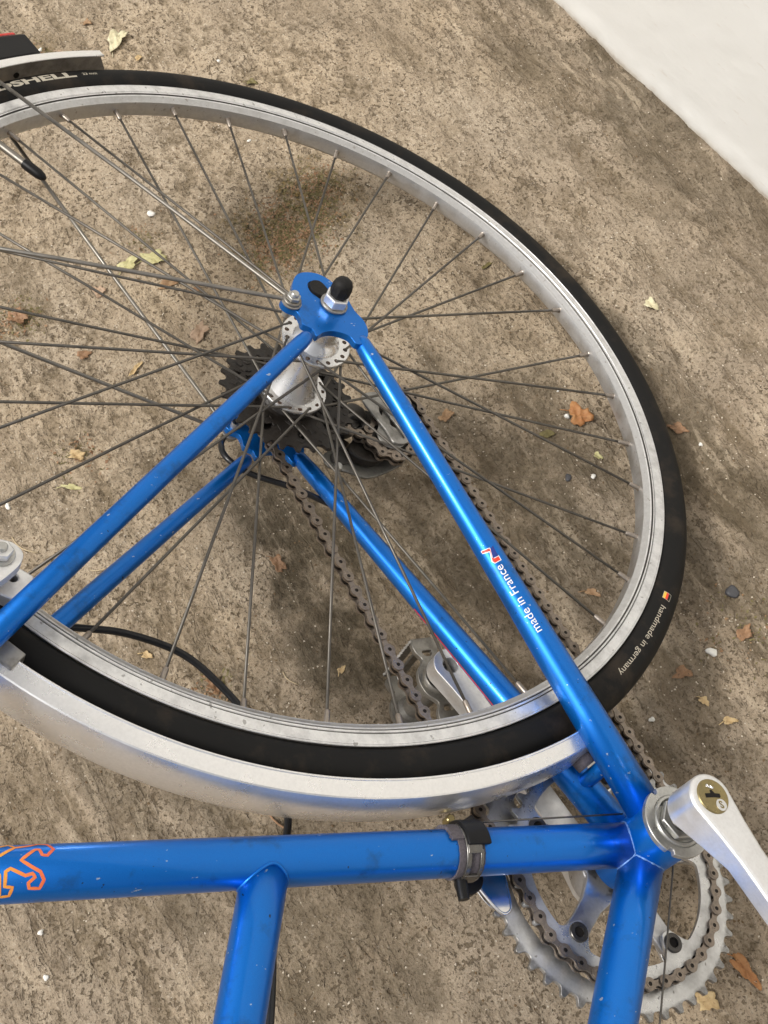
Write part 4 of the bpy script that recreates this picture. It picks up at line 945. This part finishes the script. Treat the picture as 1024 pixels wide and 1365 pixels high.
# outlined animal on the seat tube, made of flat ribbon strokes following the tube
LIONS = [[(408, 40), (401.2, 50.3), (397.2, 58.1), (394.3, 42.9), (401.8, 20.2), (410, 16)],
         [(394.3, 42.9), (387.3, 49.0), (383, 58), (378.6, 53.2), (375.9, 32), (379.2, 16.0), (381.7, 17.6), (382.8, 33), (384.8, 33.3), (392.0, 7.5), (386.5, -8), (382.7, -17.1), (380.8, -32.8), (382.5, -50.5), (387.5, -49.3), (388.2, -38.1), (385.1, -26.8), (386.5, -19.8), (389.8, -23.3), (397.0, -8.5), (399.2, -14.0), (399.2, -42.9), (395.5, -45.5), (396.6, -64.8), (401.2, -67.1), (402.2, -20.1), (406, 0), (412, 8)]]
for pl in LIONS:
    P = [np.array([s, math.radians(t) * 14.3]) for s, t in pl]; dense = []
    for a, b in zip(P[:-1], P[1:]):
        k = max(2, int(np.linalg.norm(b - a) / 1.5)); dense += [a + (b - a) * i / k for i in range(k)]
    dense.append(P[-1]); V = []; F = []; uvx = []
    for i, p in enumerate(dense):
        tdir = dense[min(i + 1, len(dense) - 1)] - dense[max(i - 1, 0)]; tdir /= np.linalg.norm(tdir) + 1e-9; nn = np.array([-tdir[1], tdir[0]])
        for sgn in (-1, 1):
            q_ = p + nn * sgn * .85; V.append(on_seat(q_[0], math.degrees(q_[1] / 14.3), 14.42)); uvx.append(min(1, max(0, (q_[0] - 376) / 28)))
    for i in range(len(dense) - 1): F.append((2 * i, 2 * i + 2, 2 * i + 3, 2 * i + 1))
    o = MB().add(V, F).build('lion_outline_emblem', M_LION, FRAME, smooth=False)
    uv = o.data.uv_layers.new(name='UVMap')
    for lp in o.data.loops: uv.data[lp.index].uv = (uvx[lp.vertex_index], 0)
# tyre print, reading clockwise seen from this side
def wrap_tyre(V, a_mid, rmid=326.5, off=.12):
    out = []
    for x, y, *_r in V:
        a = math.radians(a_mid) - x / rmid; rr = rmid + y; zt = math.sqrt(max((13.4 + off) ** 2 - (rr - 327) ** 2, 1))
        out.append((HUB[0] + rr * math.cos(a), HUB[1] + rr * math.sin(a), zt))
    return out
def tyre_text(txt, a0, a1, h, mt, rmid, bold=0):
    V, F = text_mesh(txt, h, bold); x0 = min(v[0] for v in V); x1 = max(v[0] for v in V); w = math.radians(abs(a1 - a0)) * rmid
    V = [((v[0] - (x0 + x1) / 2) * w / (x1 - x0), v[1]) for v in V]
    return MB().add(wrap_tyre(V, (a0 + a1) / 2, rmid), F).build('tyre_lettering', mt, WHEEL, smooth=False)
tyre_text('handmade in germany', -144.3, -159.3, 6.6, M_TYPRINT, 327.5)
tyre_text('HARDSHELL', 34.3, 13.0, 9.6, M_TYPRINT, 328.2, .35)
tyre_text('23 mm', 11.9, 9.6, 4.0, M_TYPRINT, 327.6, .05)
fl = [(-3.4, -3.0), (3.4, -3.0), (3.4, 3.0), (-3.4, 3.0)]
def rectxy(x0, x1, y0, y1): return flatpoly([(x0, y0), (x1, y0), (x1, y1), (x0, y1)])
for (y0, y1, mt) in ((1.0, 3.0, M_BLACK), (-1.0, 1.0, M_RED), (-3.0, -1.0, M_YEL)):
    V, F = rectxy(-3.4, 3.4, y0, y1); MB().add(wrap_tyre(V, -142.3, 327.5, .14), F).build('tyre_flag_stripe', mt, WHEEL, smooth=False)
for (x0, x1, y0, y1) in ((-3.8, 3.8, 3.0, 3.3), (-3.8, 3.8, -3.3, -3.0), (3.4, 3.8, -3, 3), (-3.8, -3.4, -3, 3)):
    V, F = rectxy(x0, x1, y0, y1); MB().add(wrap_tyre(V, -142.3, 327.5, .15), F).build('tyre_flag_border', M_TYPRINT, WHEEL, smooth=False)

# ------------------------------------------------------------------ leaves, twigs and chips on the floor
def leaf_mat(name, c1, c2, c3):
    m, t, p = newmat(name); v = coords(t)
    n = noise(t, 140, 5, .65, v); c = mix(t, ramp(t, n, [(.35, 0.0), (.65, 1.0)]), c1, c2)
    c = mix(t, ramp(t, noise(t, 420, 3, .6, v), [(.6, 0.0), (.72, .8)]), c, c3)
    t.links.new(c, p.inputs['Base Color']); p.inputs['Roughness'].default_value = .65
    t.links.new(bump(t, n, .6, .0008), p.inputs['Normal']); return m
LM_ = dict(rust=leaf_mat('rust_leaf', (.26, .15, .075), (.36, .23, .12), (.10, .055, .028)),
           orange=leaf_mat('orange_leaf', (.34, .14, .045), (.42, .21, .08), (.16, .06, .02)),
           brown=leaf_mat('brown_leaf', (.22, .12, .06), (.33, .19, .10), (.08, .045, .025)),
           tan=leaf_mat('tan_leaf', (.45, .31, .15), (.56, .42, .22), (.22, .13, .06)),
           yellow=leaf_mat('yellow_green_leaf', (.44, .40, .18), (.56, .52, .28), (.20, .20, .06)),
           pink=leaf_mat('pinkish_leaf', (.36, .24, .15), (.45, .32, .22), (.20, .12, .07)),
           pale=leaf_mat('pale_leaf', (.55, .49, .30), (.66, .61, .42), (.30, .26, .12)),
           green=leaf_mat('olive_leaf', (.12, .10, .035), (.20, .165, .06), (.05, .042, .015)))
M_CHIP = plain('white_stone', (.78, .76, .70), .6, 0, .15, 400, .0006)
M_STONE = plain('dark_stone', (.06, .06, .065), .45, 0, .3, 400, .0006)
M_TWIG = plain('dry_straw', (.48, .38, .24), .7, 0, .35, 400, .0006)
def leaf(name, label, x, y, ln, wd, ang, mat, cat='leaf', lobes=3, curl=.25, stem=True, group='fallen leaves'):
    r = random.Random(hash((round(x, 3), round(y, 3))) % 10007); n = 26; mb = MB(); ph = r.uniform(0, 6)
    rings = 4; V = [(0, 0)]
    for j in range(1, rings + 1):
        for k in range(n):
            a = 2 * PI * k / n; q = (1 + .22 * math.sin(lobes * a + ph) + .13 * math.sin(2 * lobes * a + ph * 2) + r.uniform(-.13, .13)) * j / rings
            V.append((ln / 2 * math.cos(a) * q, wd / 2 * math.sin(a) * q))
    ca, sa = math.cos(ang), math.sin(ang); g0 = gz(x, y); P = []
    tx, ty = r.uniform(-.15, .15), r.uniform(-.15, .15); c1, c2 = r.uniform(.4, 1), r.uniform(-1, 1)
    base = []
    for (a, b) in V:
        z = curl * (abs(b) / wd * 2) ** 1.5 * wd * .45 * c1 + curl * .35 * math.sin(a / ln * 5 + ph) * wd * c2 * .4 + tx * a + ty * b + (.10 * math.sin(a * 900 / (1 + ln * 20) + ph) * math.cos(b * 1100 / (1 + ln * 20)) + r.uniform(-.05, .05)) * wd * (.5 + curl)
        base.append((a * ca - b * sa, a * sa + b * ca, z))
    zmin = min(b[2] for b in base); mb.v = [np.array([b[0], b[1], b[2] - zmin + .0004]) for b in base]
    for k in range(n): mb.f.append((0, 1 + k, 1 + (k + 1) % n))
    for j in range(rings - 1):
        for k in range(n): i0 = 1 + j * n; i1 = i0 + n; mb.f.append((i0 + k, i1 + k, i1 + (k + 1) % n, i0 + (k + 1) % n))
    if stem:
        s0 = np.array([ln * .4 * ca, ln * .4 * sa, .001]); e = np.array([ln * .85 * math.cos(ang + .3), ln * .85 * math.sin(ang + .3), .0012])
        V2, F2 = tube([s0, (s0 + e) / 2 + [0, 0, .0008], e], [.0005, .0004, .0004], 6); mb.add(V2, F2)
    o = link(name, mb.v, mb.f, mat, None, True, False); so = o.modifiers.new('thickness', 'SOLIDIFY'); so.thickness = .00025
    o.location = (x, y, g0); tag(o, label, cat, group); return o
LV = [  # label, x, y, length, width, angle, material
    ('large pale crumpled leaf above the mudguard end', .586, .274, .034, .022, 2.3, 'pale', 3, .5),
    ('small rolled tan leaf joined to the pale crumpled leaf above the mudguard', .552, .262, .014, .009, 2.0, 'tan', 2, .6),
    ('little orange leaf near the top edge left of the pale leaf', .624, .295, .013, .010, 1.0, 'rust', 3, .6),
    ('faded pink leaf scrap beside the rear light', .592, .334, .018, .013, .4, 'pink', 3, .2),
    ('olive and white scrap just outside the top of the tyre', .468, .165, .016, .011, .9, 'green', 3, .5),
    ('yellow green leaf left of the pair under the spokes', .290, .366, .024, .017, 1.9, 'yellow', 3, .25),
    ('yellow green leaf right of the pair under the spokes', .287, .340, .026, .019, 1.2, 'yellow', 4, .25),
    ('orange brown curled leaf below the yellow green pair', .252, .340, .026, .012, 1.5, 'rust', 3, .5),
    ('small dark orange leaf right of the curled one below the yellow pair', .235, .318, .014, .009, 1.4, 'brown', 3, .5),
    ('pinkish brown leaf under the left spokes', .272, .402, .019, .015, .3, 'pink', 3, .4),
    ('crumpled brown leaf cluster by the left edge', .276, .481, .028, .020, .6, 'brown', 5, .6),
    ('reddish brown leaf against the left side of the sprockets', .186, .332, .030, .018, 2.2, 'pink', 4, .4),
    ('flat brown leaf on the floor left of the sprockets', .208, .438, .018, .012, 1.5, 'brown', 3, .2),
    ('light tan curled strip near the left seat stay', .173, .400, .022, .007, 2.2, 'tan', 2, .7),
    ('bright orange leaf inside the right part of the wheel', -.050, .056, .026, .021, .4, 'orange', 3, .45),
    ('small olive leaf left of the bright orange leaf', -.052, .090, .017, .012, 1.0, 'green', 2, .3),
    ('pale folded triangular leaf to the right of the tyre', .031, -.068, .017, .014, .5, 'pale', 3, .5),
    ('dull brown leaf against the outer edge of the tyre', -.098, -.020, .022, .014, .7, 'brown', 4, .3),
    ('reddish tan leaf seen between hub and right stay', .004, .164, .020, .014, 1.8, 'rust', 4, .4),
    ('crumpled tan leaf pieces left of the near seat stay', .108, .478, .020, .013, .9, 'tan', 4, .6),
    ('curled yellow sliver below the crumpled tan pieces', .080, .492, .019, .006, .9, 'yellow', 2, .7),
    ('dark green curled leaf behind the upper right spokes', .142, .051, .016, .007, 1.9, 'green', 2, .5),
    ('yellow tan leaf right of the chain near the crank', -.327, .095, .012, .009, .3, 'tan', 3, .4),
    ('small ochre leaf above the crank arm', -.350, .086, .016, .009, 1.2, 'tan', 3, .5),
    ('large tan leaf beside the chainring teeth', -.520, .214, .022, .018, .8, 'tan', 4, .3),
    ('long rust coloured leaf at the lower right edge', -.514, .177, .034, .012, .2, 'orange', 3, .5),
    ('brown crumpled leaf beside the white stone at the right edge', -.292, .035, .026, .013, 2.0, 'brown', 4, .5),
    ('faint brown leaf between the tyre print and the white stone', -.299, .099, .020, .014, 1.4, 'brown', 3, .3),
    ('dark brown leaf in the oily patch between the stays', -.067, .358, .022, .014, .2, 'brown', 4, .3),
    ('small tan leaf crumb left of the black cable', -.095, .486, .013, .009, .7, 'tan', 3, .3),
    ('crumpled brown leaf below the black cable bend', -.143, .446, .020, .014, .3, 'brown', 5, .6),
    ('small tan triangular leaf near the lower spokes', -.176, .348, .011, .007, 2.0, 'tan', 3, .4),
    ('yellow leaf crumb inside the right rim', -.092, .060, .010, .007, .5, 'yellow', 3, .4),
    ('orange leaf tip touching the lower right rim', -.205, .130, .020, .008, .8, 'rust', 3, .5)]
for (lb, x, y, ln, wd, an, mt, lo, cu) in LV:
    leaf('fallen_leaf', lb, x, y, ln * (.86 if mt in ('pale', 'yellow', 'orange') else .72), wd * (.84 if mt in ('pale', 'yellow', 'orange') else .70), an, LM_[mt], lobes=lo, curl=cu, stem=random.random() < .5)
def twig(label, x, y, ln, ang, rad=.0006, mat=M_TWIG, bend=.15):
    d = np.array([math.cos(ang), math.sin(ang), 0]); n = np.array([-d[1], d[0], 0])
    P = [d * ln * (t - .5) + n * bend * ln * math.sin(t * 3) + np.array([0, 0, .0012 + .0012 * math.sin(t * 5)]) for t in np.linspace(0, 1, 7)]
    V, F = tube(P, rad, 6); o = link('twig', V, F, mat, None, True, False); o.location = (x, y, gz(x, y)); tag(o, label, 'twig', 'dry twigs and straws on the floor')
def stone(label, x, y, s, mat=M_CHIP, name='white_chip', cat='stone chip', flat=.5):
    bm = bmesh.new(); bmesh.ops.create_icosphere(bm, subdivisions=2, radius=1); r = random.Random(int(abs(x) * 1e4))
    ph = [r.uniform(0, 6) for _ in range(4)]
    for v in bm.verts:
        k = 1 + .22 * math.sin(v.co.x * 3 + ph[0]) + .2 * math.sin(v.co.y * 3.4 + ph[1]) + r.uniform(-.09, .09)
        v.co = (v.co.x * k * s, v.co.y * k * s * .78, v.co.z * k * s * flat)
    me = bpy.data.meshes.new(name); bm.to_mesh(me); bm.free(); me.materials.append(mat); me.shade_smooth()
    o = bpy.data.objects.new(name, me); COL.objects.link(o); o.location = (x, y, gz(x, y) + s * flat * .6); o.rotation_euler = (0, 0, r.uniform(0, 3)); tag(o, label, cat, 'stones and chips on the floor')
CH = [('round white stone right of the tyre print', -.294, .068, .0045), ('white chip among the upper left spokes', .342, .324, .0042), ('white chip touching the bright orange leaf', -.044, .065, .0030),
      ('tiny white chip above the top of the tyre', .512, .186, .0024), ('pale chip just outside the tyre above the hub', .391, .199, .0022), ('white chip right of the chain behind the crank', -.322, .142, .0026),
      ('small white chip in the floor above the right rim', .401, .121, .0018), ('white chip beside the rear light', .609, .353, .0026), ('white chip at the left edge above the brake', .085, .548, .0030),
      ('tiny pale chip below the seat tube at left', -.266, .629, .0026), ('lowest pale chip below the seat tube at left', -.298, .635, .0024), ('pale chip under the right spokes below the orange leaf', -.108, .074, .0024),
      ('white crumb right of the tyre beside the brown leaf', -.121, -.030, .0022), ('tiny chip inside the rim above the orange leaf', -.016, .059, .0014), ('pale crumb under the left spokes beside the leaf', .206, .414, .0018)]
for lb, x, y, s in CH: stone(lb, x, y, s)
stone('dark flat stone above the round white stone at right', -.256, .022, .0062, M_STONE, 'dark_stone', 'stone', .3)
stone('small dark stone inside the wheel left of the right rim', -.10, .095, .0035, M_STONE, 'dark_stone', 'stone', .4)
twig('pale straw lying between the seat stay and the left edge', .043, .545, .030, .55)
twig('short pale straw below the left seat stay', -.005, .497, .016, 1.1, .0005)
twig('pale straw below the lower spokes near the rim', -.165, .388, .018, .4, .0005)
twig('thin brown twig crossing under the mudguard above the seat tube', -.262, .440, .034, .25, .0008, LM_['brown'])
twig('fine straw at the left edge beside the brake', .065, .568, .014, 1.5, .0005)

# loose grit and leaf crumbs: countless tiny pieces
def grit(name, label, count, mat, s0, s1, seed):
    rr = np.random.RandomState(seed); V = []; F = []
    X = rr.uniform(-.62, .74, count); Y = rr.uniform(-.24, .70, count); dens = fbm(X, Y, .10, 301 + seed, 3); keep = dens > rr.uniform(.25, .75, count)
    X, Y = X[keep], Y[keep]; Hh = ground_fields(X, Y)[0]
    base = np.array([(1, 0, 0), (-.4, .8, 0), (-.5, -.7, .1), (.1, .1, .9), (.2, -.9, .2), (.5, .7, .3)])
    fc = [(0, 1, 3), (1, 2, 3), (2, 4, 3), (4, 0, 3), (0, 5, 1), (5, 3, 1), (0, 3, 5), (2, 4, 0)]
    for x, y, z in zip(X, Y, Hh):
        s = rr.uniform(s0, s1); a = rr.uniform(0, 6.3); c, q = math.cos(a) * s, math.sin(a) * s; k = len(V); fz = rr.uniform(.3, .8) * s
        for b in base * rr.uniform(.7, 1.3, (6, 3)): V.append((x + b[0] * c - b[1] * q, y + b[0] * q + b[1] * c, z + b[2] * fz))
        F += [(i + k, j + k, l + k) for i, j, l in fc]
    o = link(name, V, F, mat, None, False, False); tag(o, label, kind='stuff')
grit('sand_grit', 'pale sand grains and grit scattered over the concrete', 12000, plain('pale_grit', (.55, .48, .38), .8, 0, .4, 60), .0003, .0011, 1)
grit('leaf_crumbs', 'dark brown leaf crumbs and dirt scattered over the concrete', 9000, plain('brown_crumbs', (.14, .09, .045), .8, 0, .6, 60), .0003, .0014, 2)

def crumbs(name, label, spots, count, mat, s0, s1, seed):
    rr = np.random.RandomState(seed); V = []; F = []
    for (cx, cy, sg, k) in spots:
        X = rr.normal(cx, sg * 1.15, int(count * k)); Y = rr.normal(cy, sg * 1.15, int(count * k)); kp = fbm(X, Y, .014, 400 + seed, 3) > rr.uniform(.38, .62, len(X)); X, Y = X[kp], Y[kp]; Hh = ground_fields(X, Y)[0]
        for x, y, z in zip(X, Y, Hh):
            s = rr.uniform(s0, s1); a = rr.uniform(0, 6.3); q = len(V); u = np.array([math.cos(a), math.sin(a), rr.uniform(-.5, .7)]) * s; v = np.array([-math.sin(a), math.cos(a), rr.uniform(-.4, .8)]) * s * rr.uniform(.3, .8)
            o = np.array([x, y, z + s * .25]); V += [o - u, o + v, o + u, o - v * .7]; F.append((q, q + 1, q + 2, q + 3))
    o = link(name, V, F, mat, None, False, False); tag(o, label, kind='stuff')
SP = [(.267, .207, .018, 1), (.300, .165, .014, .6), (.245, .235, .012, .4), (.276, .481, .010, .18), (.108, .478, .010, .10), (-.143, .446, .006, .08), (.61, .353, .006, .08), (-.29, .035, .016, .08), (.32, .345, .008, .06)]
crumbs('moss_flakes', 'heap of dry moss and broken leaf flakes behind the hub', SP, 700, LM_['brown'], .0006, .0024, 5)
crumbs('moss_bits', 'dark moss bits mixed into the dry heap behind the hub', SP, 2200, LM_['green'], .0005, .0020, 6)
crumbs('brown_flakes', 'brown leaf flakes mixed into the dry heap behind the hub', SP, 800, LM_['rust'], .0006, .0022, 8)
